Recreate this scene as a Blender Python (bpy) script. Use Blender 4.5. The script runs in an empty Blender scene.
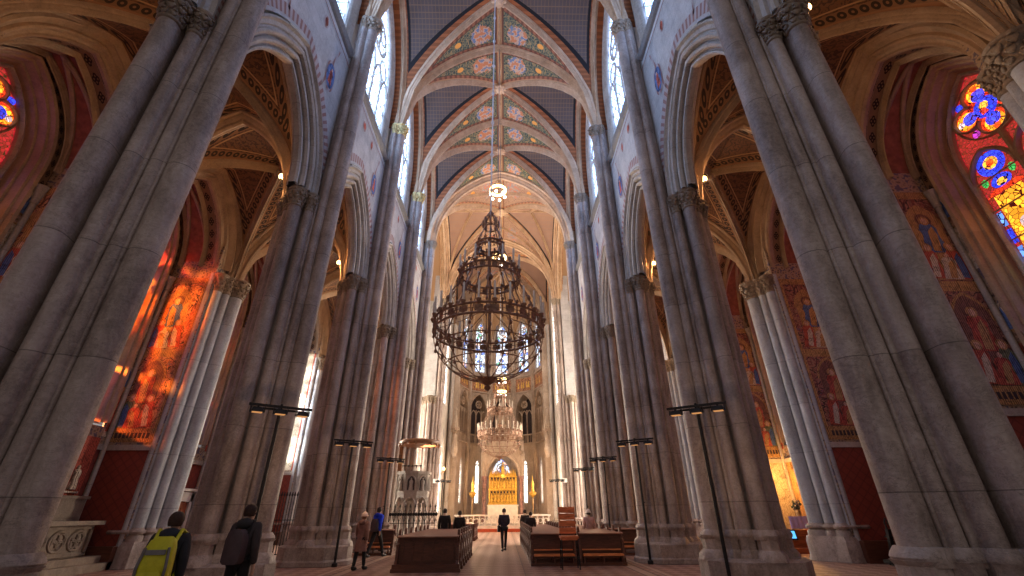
import bpy, math, random
from math import sin, cos, pi, sqrt, acos, atan2
from mathutils import Vector, Matrix
random.seed(7)
S = bpy.context.scene
COL = S.collection

# ------------------------------------------------------------------ materials
MATS = {}
class NT:
    """tiny helper for building node trees"""
    def __init__(s, mat):
        s.t = mat.node_tree; s.n = s.t.nodes; s.l = s.t.links
    def add(s, kind, **kw):
        n = s.n.new(kind)
        for k, v in kw.items(): setattr(n, k, v)
        return n
    def put(s, sock, v):
        if isinstance(v, bpy.types.NodeSocket): s.l.new(v, sock)
        elif isinstance(v, (tuple, list)) and sock.type == 'RGBA': sock.default_value = (*v[:3], 1)
        else: sock.default_value = v
    def m(s, op, a, b=None, c=None):
        n = s.add('ShaderNodeMath', operation=op)
        s.put(n.inputs[0], a)
        if b is not None: s.put(n.inputs[1], b)
        if c is not None: s.put(n.inputs[2], c)
        return n.outputs[0]
    def mix(s, f, a, b, mode='MIX'):
        n = s.add('ShaderNodeMix', data_type='RGBA', blend_type=mode)
        s.put(n.inputs[0], f); s.put(n.inputs[6], a); s.put(n.inputs[7], b)
        return n.outputs[2]
    def co(s, which='Object'):
        return s.add('ShaderNodeTexCoord').outputs[which]
    def pos(s):
        return s.add('ShaderNodeNewGeometry').outputs['Position']
    def sep(s, v):
        n = s.add('ShaderNodeSeparateXYZ'); s.put(n.inputs[0], v); return n.outputs
    def comb(s, x, y, z=0.0):
        n = s.add('ShaderNodeCombineXYZ')
        s.put(n.inputs[0], x); s.put(n.inputs[1], y); s.put(n.inputs[2], z); return n.outputs[0]
    def noise(s, v, scale, detail=4, rough=.55, dist=0.0):
        n = s.add('ShaderNodeTexNoise'); s.put(n.inputs['Vector'], v)
        n.inputs['Scale'].default_value = scale; n.inputs['Detail'].default_value = detail
        n.inputs['Roughness'].default_value = rough; n.inputs['Distortion'].default_value = dist
        return n.outputs
    def voro(s, v, scale, feature='F1', rnd=1.0):
        n = s.add('ShaderNodeTexVoronoi', feature=feature); s.put(n.inputs['Vector'], v)
        n.inputs['Scale'].default_value = scale; n.inputs['Randomness'].default_value = rnd
        return n.outputs
    def ramp(s, f, stops, interp='LINEAR'):
        n = s.add('ShaderNodeValToRGB'); n.color_ramp.interpolation = interp
        e = n.color_ramp.elements
        while len(e) < len(stops): e.new(.5)
        for el, (p, c) in zip(e, stops): el.position = p; el.color = (*c[:3], 1)
        s.put(n.inputs[0], f); return n.outputs[0]
    def scale(s, v, sc):
        n = s.add('ShaderNodeVectorMath', operation='MULTIPLY'); s.put(n.inputs[0], v); n.inputs[1].default_value = sc
        return n.outputs[0]
    def less(s, a, b): return s.m('LESS_THAN', a, b)
    def bump(s, h, strength=.3, dist=.05):
        n = s.add('ShaderNodeBump'); s.put(n.inputs['Height'], h)
        n.inputs['Strength'].default_value = strength; n.inputs['Distance'].default_value = dist
        return n.outputs[0]

def mat(name, fn, rough=.8, metal=0.0, spec=.3):
    if name in MATS: return MATS[name]
    m = bpy.data.materials.new(name); m.use_nodes = True
    q = NT(m); b = q.n['Principled BSDF']
    b.inputs['Roughness'].default_value = rough; b.inputs['Metallic'].default_value = metal
    b.inputs['Specular IOR Level'].default_value = spec
    r = fn(q)
    if isinstance(r, tuple) and len(r) == 2 and isinstance(r[0], bpy.types.NodeSocket): c, n = r
    else: c, n = r, None
    q.put(b.inputs['Base Color'], c)
    if n is not None: q.put(b.inputs['Normal'], n)
    MATS[name] = m; return m

def plain(name, c, rough=.7, metal=0.0, var=.25, sc=6, bump=.15):
    def fn(q):
        n = q.noise(q.co(), sc, 5)[0]
        lo = tuple(x*(1-var) for x in c); hi = tuple(min(1, x*(1+var)) for x in c)
        return q.ramp(n, [(.25, lo), (.75, hi)]), q.bump(n, bump, .02)
    return mat(name, fn, rough, metal)

def emit(name, c, k):
    m = bpy.data.materials.new(name); m.use_nodes = True; q = NT(m)
    q.n.remove(q.n['Principled BSDF'])
    e = q.add('ShaderNodeEmission'); q.put(e.inputs[0], c); e.inputs[1].default_value = k
    q.l.new(e.outputs[0], q.n['Material Output'].inputs[0]); MATS[name] = m; return m

def stone(name, dark, mid, light, joint=1.17, jw=.012, bstr=.42):
    def fn(q):
        P = q.pos(); x, y, z = q.sep(P)
        big = q.noise(P, .7, 5, .6)[0]
        st = q.noise(q.scale(P, (1.6, 1.6, .55)), 3.1, 6, .65, .6)[0]
        fine = q.noise(P, 17, 4, .7)[0]
        f = q.m('ADD', q.m('MULTIPLY', big, .45), q.m('ADD', q.m('MULTIPLY', st, .4), q.m('MULTIPLY', fine, .25)))
        c = q.ramp(f, [(.36, dark), (.54, mid), (.72, light)])
        # veins and pits of the weathered stone
        v = q.noise(q.scale(P, (1, 1, 2.2)), 2.3, 6, .7, 1.4)[0]
        vein = q.less(q.m('ABSOLUTE', q.m('SUBTRACT', v, .5)), .012)
        c = q.mix(q.m('MULTIPLY', vein, .35), c, tuple(k*.45 for k in dark))
        blk = q.noise(q.comb(q.m('MULTIPLY', x, .35), q.m('MULTIPLY', y, .35), q.m('FLOOR', q.m('DIVIDE', z, joint))), 3.7, 0)[0]
        c = q.mix(q.m('MULTIPLY', q.m('ABSOLUTE', q.m('SUBTRACT', blk, .5)), .9), c, tuple(k*1.25 for k in light))
        if jw:
            j = q.less(q.m('FRACT', q.m('DIVIDE', z, joint)), jw)
            c = q.mix(q.m('MULTIPLY', j, .6), c, tuple(k*.4 for k in dark))
        h = q.m('ADD', q.m('MULTIPLY', st, .8), q.m('MULTIPLY', fine, .4))
        return c, q.bump(h, bstr, .04)
    return mat(name, fn, .55, 0, .35)

M_pillar = stone('pillar_stone', (.085, .057, .047), (.275, .215, .19), (.48, .40, .36), 1.9, .008, .6)
M_wall = stone('pale_ashlar', (.27, .255, .255), (.40, .38, .38), (.54, .52, .515), .62, .02, .2)
M_mould = stone('moulding_stone', (.22, .185, .16), (.37, .325, .285), (.52, .46, .41), .9, .012, .2)
M_pier = stone('pale_blue_grey_stone', (.20, .20, .21), (.35, .36, .385), (.50, .51, .54), 1.9, .008, .3)
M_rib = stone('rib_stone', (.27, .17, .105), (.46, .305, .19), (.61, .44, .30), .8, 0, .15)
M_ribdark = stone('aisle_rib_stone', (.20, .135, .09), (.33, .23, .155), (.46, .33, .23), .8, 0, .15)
M_cap = stone('carved_capital_stone', (.08, .058, .042), (.22, .165, .12), (.38, .30, .22), 3, 0, .5)
M_gilt = plain('gilded_capital', (.55, .43, .20), .5, .3, .35, 9, .3)
M_bronze = plain('old_bronze', (.26, .145, .095), .5, .35, .4, 8)
M_brass = plain('pale_brass', (.38, .24, .11), .4, .6, .35, 8)
M_iron = plain('black_iron', (.018, .017, .018), .5, .4, .3, 12)
M_grey = plain('grey_steel', (.16, .15, .15), .5, .3, .2, 12)
M_gold = plain('gold_leaf', (.75, .42, .08), .35, .6, .45, 7, .4)
M_candle = plain('ivory_candle', (.72, .63, .52), .5, 0, .1)
M_white = plain('white_marble', (.70, .64, .57), .5, 0, .15, 3)
M_cream = stone('carved_cream_stone', (.17, .115, .08), (.34, .25, .18), (.50, .39, .30), 2, 0, .4)
M_red_marble = plain('red_marble', (.22, .11, .09), .35, 0, .5, 5)

def wood(name, c, rough=.45):
    def fn(q):
        P = q.co(); n = q.noise(q.scale(P, (1.2, 14, 9)), 2.2, 5, .6, .6)[0]
        return q.ramp(n, [(.3, tuple(k*.55 for k in c)), (.7, tuple(k*1.35 for k in c))]), q.bump(n, .12, .01)
    return mat(name, fn, rough, 0, .4)
M_pew = wood('dark_pew_wood', (.11, .038, .022))
M_pewtop = wood('worn_pew_ledge', (.26, .12, .08), .5)
M_kneel = wood('orange_kneeler_pad', (.66, .23, .08), .5)
M_oak = wood('canopy_oak', (.26, .115, .05))
M_chair = wood('orange_leather', (.62, .17, .055), .4)
M_door = wood('red_brown_door', (.30, .085, .035))

# pink and grey patterned tiles
def f_floor(q):
    P = q.pos(); x, y, z = q.sep(P)
    d = q.add('ShaderNodeTexChecker'); q.put(d.inputs['Vector'], q.comb(q.m('MULTIPLY', q.m('ADD', x, y), .70711), q.m('MULTIPLY', q.m('SUBTRACT', x, y), .70711), .5))
    d.inputs['Scale'].default_value = 2.6
    n = q.noise(P, 1.3, 5, .6)[0]; n2 = q.noise(P, 9, 4, .7)[0]
    a = q.mix(n, (.18, .08, .058), (.30, .155, .115)); b = q.mix(n, (.35, .195, .145), (.50, .32, .245))
    c = q.mix(d.outputs[1], a, b)
    c = q.mix(q.m('MULTIPLY', n2, .5), c, (.18, .12, .10))
    ax = q.m('ABSOLUTE', x)
    # border strips of lighter and darker tile along the arcades
    for lo, hi, cc in ((4.55, 4.62, (.07, .05, .045)), (4.62, 4.9, (.46, .33, .24)), (4.9, 4.97, (.07, .05, .045)),
                       (5.15, 5.2, (.07, .05, .045)), (5.2, 5.36, (.46, .33, .24)), (1.02, 1.06, (.10, .06, .05))):
        k = q.m('MULTIPLY', q.m('GREATER_THAN', ax, lo), q.less(ax, hi)); c = q.mix(q.m('MULTIPLY', k, .75), c, cc)
    br = q.add('ShaderNodeTexBrick'); q.put(br.inputs['Vector'], P); br.inputs['Scale'].default_value = 3.4
    br.inputs['Mortar Size'].default_value = .012
    c = q.mix(q.m('MULTIPLY', br.outputs['Fac'], .55), c, (.07, .045, .04))
    return c, q.bump(n2, .12, .01)
M_floor = mat('floor_tiles', f_floor, .55, 0, .3)

VA, VR, VZ, BAY = 6.15, 7.75, 22.4, 6.36      # vault half span, rise, springing, bay length
def f_vault(field, figure, b, lat_field, lat_band, band=(.36, .15, .085)):
    """decoration of a groin vault, from plan coordinates measured in the bay itself"""
    def fn(q):
        P = q.co(); x, y, z = q.sep(P)
        X = q.m('ABSOLUTE', x); Y = q.m('ABSOLUTE', y)
        ax = q.m('DIVIDE', X, VA); ay = q.m('DIVIDE', Y, b)
        dg = q.m('MULTIPLY', q.m('SUBTRACT', ay, ax), b*.85)
        # crown-to-springing cells with painted figures
        n = q.noise(P, 2.6, 6, .7, .8); v = q.voro(q.scale(P, (1, 1, 1)), 5.5)
        f1 = q.ramp(q.m('ADD', q.m('MULTIPLY', n[0], .7), q.m('MULTIPLY', v[0], .5)),
                    [(.40, field[0]), (.55, field[1]), (.62, field[2]), (.68, field[1]), (.8, field[0])])
        # scrolling vines
        w = q.add('ShaderNodeTexWave', wave_type='RINGS'); q.put(w.inputs['Vector'], P); w.inputs['Scale'].default_value = 1.7
        w.inputs['Distortion'].default_value = 9; w.inputs['Detail'].default_value = 2; w.inputs['Detail Scale'].default_value = 1.6
        f1 = q.mix(q.m('MULTIPLY', q.m('GREATER_THAN', w.outputs['Fac'], .86), .55), f1, figure[3])
        # an angel either side of the ridge
        nx = q.m('ADD', X, q.m('MULTIPLY', q.m('SUBTRACT', n[0], .5), .9)); ny = q.m('ADD', ay, q.m('MULTIPLY', q.m('SUBTRACT', q.noise(P, 3.4, 3)[0], .5), .3))
        e = q.m('ADD', q.m('POWER', q.m('DIVIDE', q.m('SUBTRACT', nx, 1.2), .66), 2.0), q.m('POWER', q.m('DIVIDE', q.m('SUBTRACT', ny, .66), .2), 2.0))
        fc = q.ramp(q.noise(P, 3.1, 2, .5)[0], [(.36, figure[0]), (.46, figure[1]), (.56, figure[2]), (.66, figure[3])], 'CONSTANT')
        f1 = q.mix(q.less(e, 1.0), f1, fc)
        e2 = q.m('ADD', q.m('POWER', q.m('DIVIDE', q.m('SUBTRACT', X, 2.7), .2), 2.0), q.m('POWER', q.m('DIVIDE', q.m('SUBTRACT', ay, .72), .055), 2.0))
        f1 = q.mix(q.less(e2, 1.0), f1, (.62, .28, .06))
        # red-brown border bands along every rib
        dT = q.m('MULTIPLY', q.m('SUBTRACT', 1.0, ay), b)
        edge = q.m('MINIMUM', dT, q.m('MINIMUM', dg, q.m('MULTIPLY', X, 1.6)))
        stripe = q.m('GREATER_THAN', q.m('FRACT', q.m('MULTIPLY', X, 3.2)), .5)
        bc = q.mix(stripe, band, tuple(k*.55 for k in band))
        f1 = q.mix(q.less(edge, .46), f1, (.07, .045, .03))
        f1 = q.mix(q.less(edge, .42), f1, bc)
        f1 = q.mix(q.less(edge, .24), f1, (.36, .22, .12))
        # side cells: dark ground with a fine gilt grid, orange border
        g = q.m('MAXIMUM', q.m('GREATER_THAN', q.m('FRACT', q.m('MULTIPLY', X, 4.5)), .86), q.m('GREATER_THAN', q.m('FRACT', q.m('MULTIPLY', z, 4.5)), .86))
        f2 = q.mix(q.noise(P, 1.1, 3)[0], lat_field[0], lat_field[1])
        f2 = q.mix(q.m('MULTIPLY', g, .45), f2, lat_field[2])
        ed2 = q.m('MINIMUM', q.m('MULTIPLY', dg, -1.0), q.m('SUBTRACT', VA, X))
        st2 = q.m('GREATER_THAN', q.m('FRACT', q.m('MULTIPLY', z, 3.2)), .45)
        f2 = q.mix(q.less(ed2, .52), f2, (.012, .011, .012))
        f2 = q.mix(q.less(ed2, .36), f2, q.mix(st2, lat_band, tuple(k*.68 for k in lat_band)))
        return q.mix(q.m('GREATER_THAN', dg, 0.0), f2, f1)
    return fn
M_vault = mat('painted_nave_vault', f_vault(((.03, .045, .042), (.062, .085, .072), (.20, .17, .08)),
              ((.42, .16, .075), (.40, .28, .21), (.11, .16, .27), (.32, .21, .09)), BAY/2,
              ((.075, .058, .056), (.12, .092, .088), (.27, .17, .085)), (.33, .115, .045), (.24, .095, .055)), .8)
M_vaultx = mat('painted_crossing_vault', f_vault(((.20, .115, .085), (.30, .18, .135), (.38, .24, .15)),
              ((.42, .16, .09), (.20, .20, .22), (.40, .25, .18), (.24, .15, .08)), 5.9,
              ((.22, .13, .10), (.30, .19, .14), (.30, .16, .09)), (.40, .17, .07)), .8)

def f_aisle(q):
    P = q.co(); x, y, z = q.sep(P)
    X = q.m('ABSOLUTE', x); Y = q.m('ABSOLUTE', y)
    ax = q.m('DIVIDE', X, 2.8); ay = q.m('DIVIDE', Y, 3.18)
    dg = q.m('MULTIPLY', q.m('ABSOLUTE', q.m('SUBTRACT', ay, ax)), 2.3)
    tr = q.m('MULTIPLY', q.m('SUBTRACT', 1.0, q.m('MAXIMUM', ax, ay)), 2.8)
    w = q.add('ShaderNodeTexWave', wave_type='RINGS'); q.put(w.inputs['Vector'], P); w.inputs['Scale'].default_value = 2.6
    w.inputs['Distortion'].default_value = 11; w.inputs['Detail'].default_value = 3; w.inputs['Detail Scale'].default_value = 1.9
    base = q.mix(q.noise(P, 1.8, 4)[0], (.10, .048, .027), (.19, .09, .047))
    c = q.mix(q.m('GREATER_THAN', w.outputs['Fac'], .72), base, (.07, .036, .024))
    edge = q.m('MINIMUM', dg, tr)
    line = q.m('MULTIPLY', q.m('GREATER_THAN', edge, .58), q.less(edge, .63)); c = q.mix(line, c, (.36, .22, .11))
    # bands of dark quatrefoils beside the ribs
    al = q.m('SUBTRACT', q.m('FRACT', q.m('MULTIPLY', q.m('ADD', q.m('MULTIPLY', q.m('MAXIMUM', X, Y), 1.0), q.m('MULTIPLY', z, -.8)), 3.3)), .5)
    ac = q.m('DIVIDE', q.m('SUBTRACT', edge, .37), .3)
    rr = q.m('SQRT', q.m('ADD', q.m('MULTIPLY', al, al), q.m('MULTIPLY', ac, ac)))
    dots = q.m('MULTIPLY', q.less(rr, .40), q.m('GREATER_THAN', rr, .14))
    bandc = q.mix(dots, (.21, .11, .058), (.035, .022, .018))
    c = q.mix(q.less(edge, .52), c, bandc)
    c = q.mix(q.less(edge, .22), c, (.28, .15, .08))
    return c
M_aisle = mat('stencilled_aisle_vault', f_aisle, .8)

def f_band(q):   # quatrefoil stencil along chapel soffits (UV: length, width 0..1)
    u, v, _ = q.sep(q.co('UV'))
    fu = q.m('SUBTRACT', q.m('FRACT', q.m('MULTIPLY', u, 1.7)), .5); fv = q.m('SUBTRACT', v, .5)
    au = q.m('SUBTRACT', q.m('ABSOLUTE', fu), .17); av = q.m('SUBTRACT', q.m('ABSOLUTE', q.m('MULTIPLY', fv, 1.25)), .17)
    d1 = q.m('SQRT', q.m('ADD', q.m('MULTIPLY', fu, fu), q.m('MULTIPLY', av, av)))
    d2 = q.m('SQRT', q.m('ADD', q.m('MULTIPLY', au, au), q.m('MULTIPLY', q.m('MULTIPLY', fv, 1.25), q.m('MULTIPLY', fv, 1.25))))
    d = q.m('MINIMUM', d1, d2); k = q.m('MULTIPLY', q.less(d, .17), q.m('GREATER_THAN', d, .065))
    n = q.noise(q.co(), 5, 4)[0]
    c = q.mix(n, (.17, .10, .065), (.25, .15, .09)); c = q.mix(k, c, (.02, .014, .014))
    e = q.m('GREATER_THAN', q.m('ABSOLUTE', fv), .44); return q.mix(e, c, (.03, .02, .018))
M_band = mat('quatrefoil_band', f_band, .8)
M_chapelvault = plain('chapel_vault_red', (.24, .085, .05), .8, 0, .4, 4)

def f_fresco(stops, sc=1.0, dark=(.05, .03, .025)):
    def fn(q):
        P = q.co(); n = q.noise(P, 1.1*sc, 3, .6, 1.2)
        v = q.add('ShaderNodeVectorMath', operation='ADD'); q.put(v.inputs[0], P); q.put(v.inputs[1], n[1])
        a = q.noise(v.outputs[0], 2.2*sc, 5, .65, 1.5)[0]
        c = q.ramp(a, stops)
        ed = q.voro(v.outputs[0], 2.6*sc, 'DISTANCE_TO_EDGE')[0]
        c = q.mix(q.less(ed, .035), c, dark)
        fold = q.add('ShaderNodeTexWave'); q.put(fold.inputs['Vector'], v.outputs[0]); fold.inputs['Scale'].default_value = 2.4*sc; fold.inputs['Distortion'].default_value = 7
        return q.mix(q.m('MULTIPLY', q.m('GREATER_THAN', fold.outputs['Fac'], .82), .45), c, dark)
    return fn
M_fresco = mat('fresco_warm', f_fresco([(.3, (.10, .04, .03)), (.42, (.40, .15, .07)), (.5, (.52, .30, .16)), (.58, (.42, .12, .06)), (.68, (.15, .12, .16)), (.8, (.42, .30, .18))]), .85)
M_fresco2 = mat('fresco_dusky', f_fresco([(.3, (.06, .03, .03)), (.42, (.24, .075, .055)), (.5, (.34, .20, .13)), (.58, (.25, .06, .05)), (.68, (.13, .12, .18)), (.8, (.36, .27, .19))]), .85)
def pigment(name, c, fold=3.2):
    def fn(q):
        P = q.co(); n = q.noise(P, 3.2, 5, .7, 1.0)[0]
        w = q.add('ShaderNodeTexWave'); q.put(w.inputs['Vector'], q.scale(P, (1.6, 1.6, .6))); w.inputs['Scale'].default_value = fold; w.inputs['Distortion'].default_value = 6; w.inputs['Detail'].default_value = 3
        f = q.m('ADD', q.m('MULTIPLY', n, .75), q.m('MULTIPLY', w.outputs['Fac'], .25))
        k = q.ramp(f, [(.32, tuple(x*.28 for x in c)), (.5, c), (.62, tuple(min(.8, x*1.5+.03) for x in c)), (.75, tuple(x*.5 for x in c))])
        e = q.voro(P, 7.5, 'DISTANCE_TO_EDGE')[0]
        return q.mix(q.m('MULTIPLY', q.less(e, .03), .55), k, (.035, .022, .02))
    return mat(name, fn, .85)
M_ochre = pigment('fresco_ochre', (.36, .20, .075)); M_frred = pigment('fresco_red', (.36, .07, .04)); M_frblue = pigment('fresco_blue', (.07, .12, .28))
M_frskin = pigment('fresco_flesh', (.50, .30, .20)); M_frgreen = pigment('fresco_green', (.13, .15, .08)); M_frwhite = pigment('fresco_cream', (.44, .36, .27))
M_frdark_shade = plain('fresco_dark_and_shade', (.05, .034, .034), .8, 0, .3, 5)  # dark border paint; also painted-in shade of niches and gallery

M_umber = pigment('fresco_umber', (.17, .075, .05))
def f_dado(q):
    x, y, z = q.sep(q.pos()); s = q.m('ADD', x, y)
    a = q.m('ABSOLUTE', q.m('SUBTRACT', q.m('FRACT', q.m('MULTIPLY', q.m('ADD', s, z), 2.6)), .5))
    b = q.m('ABSOLUTE', q.m('SUBTRACT', q.m('FRACT', q.m('MULTIPLY', q.m('SUBTRACT', s, z), 2.6)), .5))
    k = q.less(q.m('MINIMUM', a, b), .07); n = q.noise(q.pos(), 3, 5)[0]
    return q.mix(q.m('MULTIPLY', k, .6), q.mix(n, (.19, .036, .026), (.28, .06, .04)), (.12, .03, .025))
M_dado = mat('red_stencilled_dado', f_dado, .7)
def f_orn(q):
    P = q.co(); v = q.voro(P, 6.5)[0]; n = q.noise(P, 7, 4, .6, 2)[0]
    return q.ramp(q.m('ADD', q.m('MULTIPLY', v, .6), q.m('MULTIPLY', n, .5)), [(.3, (.07, .05, .045)), (.45, (.30, .21, .14)), (.6, (.40, .30, .21)), (.7, (.12, .10, .14))])
M_orn = mat('painted_ornament', f_orn, .8)
def f_frieze(q):
    u, v, _ = q.sep(q.co('UV')); k = q.m('GREATER_THAN', q.m('FRACT', q.m('MULTIPLY', u, 3.5)), .45)
    return q.mix(k, (.28, .145, .13), (.40, .34, .34))
M_frieze = mat('painted_arch_frieze', f_frieze, .8)

def glass(name, c, k, lead=9.0, c2=None, tr=.42, amber=.5):
    """leaded stained glass lit by the sky behind: lets coloured light through and glows"""
    m = bpy.data.materials.new(name); m.use_nodes = True; q = NT(m); q.n.remove(q.n['Principled BSDF'])
    P = q.co(); v = q.voro(P, lead, 'DISTANCE_TO_EDGE')[0]; cell = q.voro(P, lead)
    cc = q.mix(q.m('MULTIPLY', q.noise(P, lead*.8, 2)[0], .9), c, c2 or tuple(x*.6 for x in c))
    var = q.m('ADD', .55, q.m('MULTIPLY', q.sep(cell[1])[0], .9))
    cc = q.mix(1.0, cc, q.comb(var, var, var), 'MULTIPLY')
    cc = q.mix(q.less(v, .05), cc, (.004, .003, .003))
    e = q.add('ShaderNodeEmission'); q.put(e.inputs[0], cc); e.inputs[1].default_value = k
    t = q.add('ShaderNodeBsdfTransparent'); q.put(t.inputs[0], q.mix(1.0, q.mix(amber, cc, (1, .5, .12)), (tr, tr, tr), 'MULTIPLY'))
    a = q.add('ShaderNodeAddShader'); q.l.new(e.outputs[0], a.inputs[0]); q.l.new(t.outputs[0], a.inputs[1])
    q.l.new(a.outputs[0], q.n['Material Output'].inputs[0]); MATS[name] = m; return m
GK = 1.3
G_red = glass('red_glass', (.80, .02, .012), GK*.85, 9, (.95, .09, .015)); G_blue = glass('blue_glass', (.015, .03, .9), GK*.9, 9, (.03, .10, 1), .42, .12)
G_yel = glass('amber_glass', (1, .50, .03), GK, 7, (1, .30, .02)); G_green = glass('green_glass', (.05, .6, .12), GK*.8, 7, None, .42, .1)
G_white = glass('pale_glass', (.75, .72, .85), GK*.8, 8); G_purple = glass('purple_glass', (.55, .05, .55), GK*.8, 8, None, .42, .1); G_sky = glass('light_blue_glass', (.12, .32, .95), GK, 4, None, .42, .1)
G_clear = glass('clear_leaded_glass', (.9, .92, .95), 1.2, 3, (.8, .85, .9), .9, 0.0)
G_deep = glass('deep_ruby_glass', (.42, .008, .010), GK*.7, 10, (.34, .005, .03))
def f_grisaille(name, k, tint, sc=2.2, warm=(1, .72, .48)):
    m = bpy.data.materials.new(name); m.use_nodes = True; q = NT(m); q.n.remove(q.n['Principled BSDF'])
    u, v, _ = q.sep(q.co('UV'))
    a = q.m('ABSOLUTE', q.m('SUBTRACT', q.m('FRACT', q.m('ADD', q.m('MULTIPLY', u, sc), q.m('MULTIPLY', v, sc*.6))), .5))
    b = q.m('ABSOLUTE', q.m('SUBTRACT', q.m('FRACT', q.m('SUBTRACT', q.m('MULTIPLY', u, sc), q.m('MULTIPLY', v, sc*.6))), .5))
    lead = q.less(q.m('MINIMUM', a, b), .075)
    P = q.co(); n = q.noise(P, 3.2, 5, .7)[0]
    c = q.ramp(n, [(.32, tuple(x*.10 for x in tint)), (.44, tuple(x*.5 for x in tint)), (.53, tint), (.60, tuple(x*.8 for x in tint)), (.63, warm), (.67, tuple(x*.45 for x in tint)), (.78, tuple(x*.08 for x in tint))])
    c = q.mix(q.m('MULTIPLY', lead, .9), c, (.03, .035, .06))
    e = q.add('ShaderNodeEmission'); q.put(e.inputs[0], c); e.inputs[1].default_value = k
    q.l.new(e.outputs[0], q.n['Material Output'].inputs[0]); MATS[name] = m; return m
G_clere = f_grisaille('clerestory_glass_blue', 9.5, (.36, .58, 1.0), 2.0)
G_clereR = f_grisaille('clerestory_glass_cool', 6.0, (.34, .54, 1.0), 2.0, (.8, .74, 1))
G_trans = f_grisaille('transept_glass', 70.0, (1, .86, .66), 2.0)
G_bright = f_grisaille('bright_glass', 9.0, (1, .92, .82), 2.0)
def f_apsglass():
    m = bpy.data.materials.new('apse_glass'); m.use_nodes = True; q = NT(m); q.n.remove(q.n['Principled BSDF'])
    P = q.co(); v = q.voro(P, 2.6); n = q.sep(v[1])[0]
    c = q.ramp(n, [(.0, (.75, .85, 1)), (.45, (.55, .68, 1)), (.6, (.9, .85, .9)), (.74, (.12, .2, .6)), (.86, (.9, .5, .35)), (.95, (.2, .45, .3))], 'CONSTANT')
    c = q.mix(q.less(q.voro(P, 2.6, 'DISTANCE_TO_EDGE')[0], .06), c, (.03, .03, .05))
    e = q.add('ShaderNodeEmission'); q.put(e.inputs[0], c); e.inputs[1].default_value = 1.7
    q.l.new(e.outputs[0], q.n['Material Output'].inputs[0]); MATS['apse_glass'] = m; return m
G_apse = f_apsglass()
M_bulb = emit('lit_bulb', (1, .62, .22), 9)
M_bulbw = emit('lit_white_bulb', (1, .9, .75), 8)
M_lampface = emit('floodlight_face', (1, .45, .16), .45)
M_screen = emit('lit_blue_screen', (.12, .5, 1), 1.1)

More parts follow.
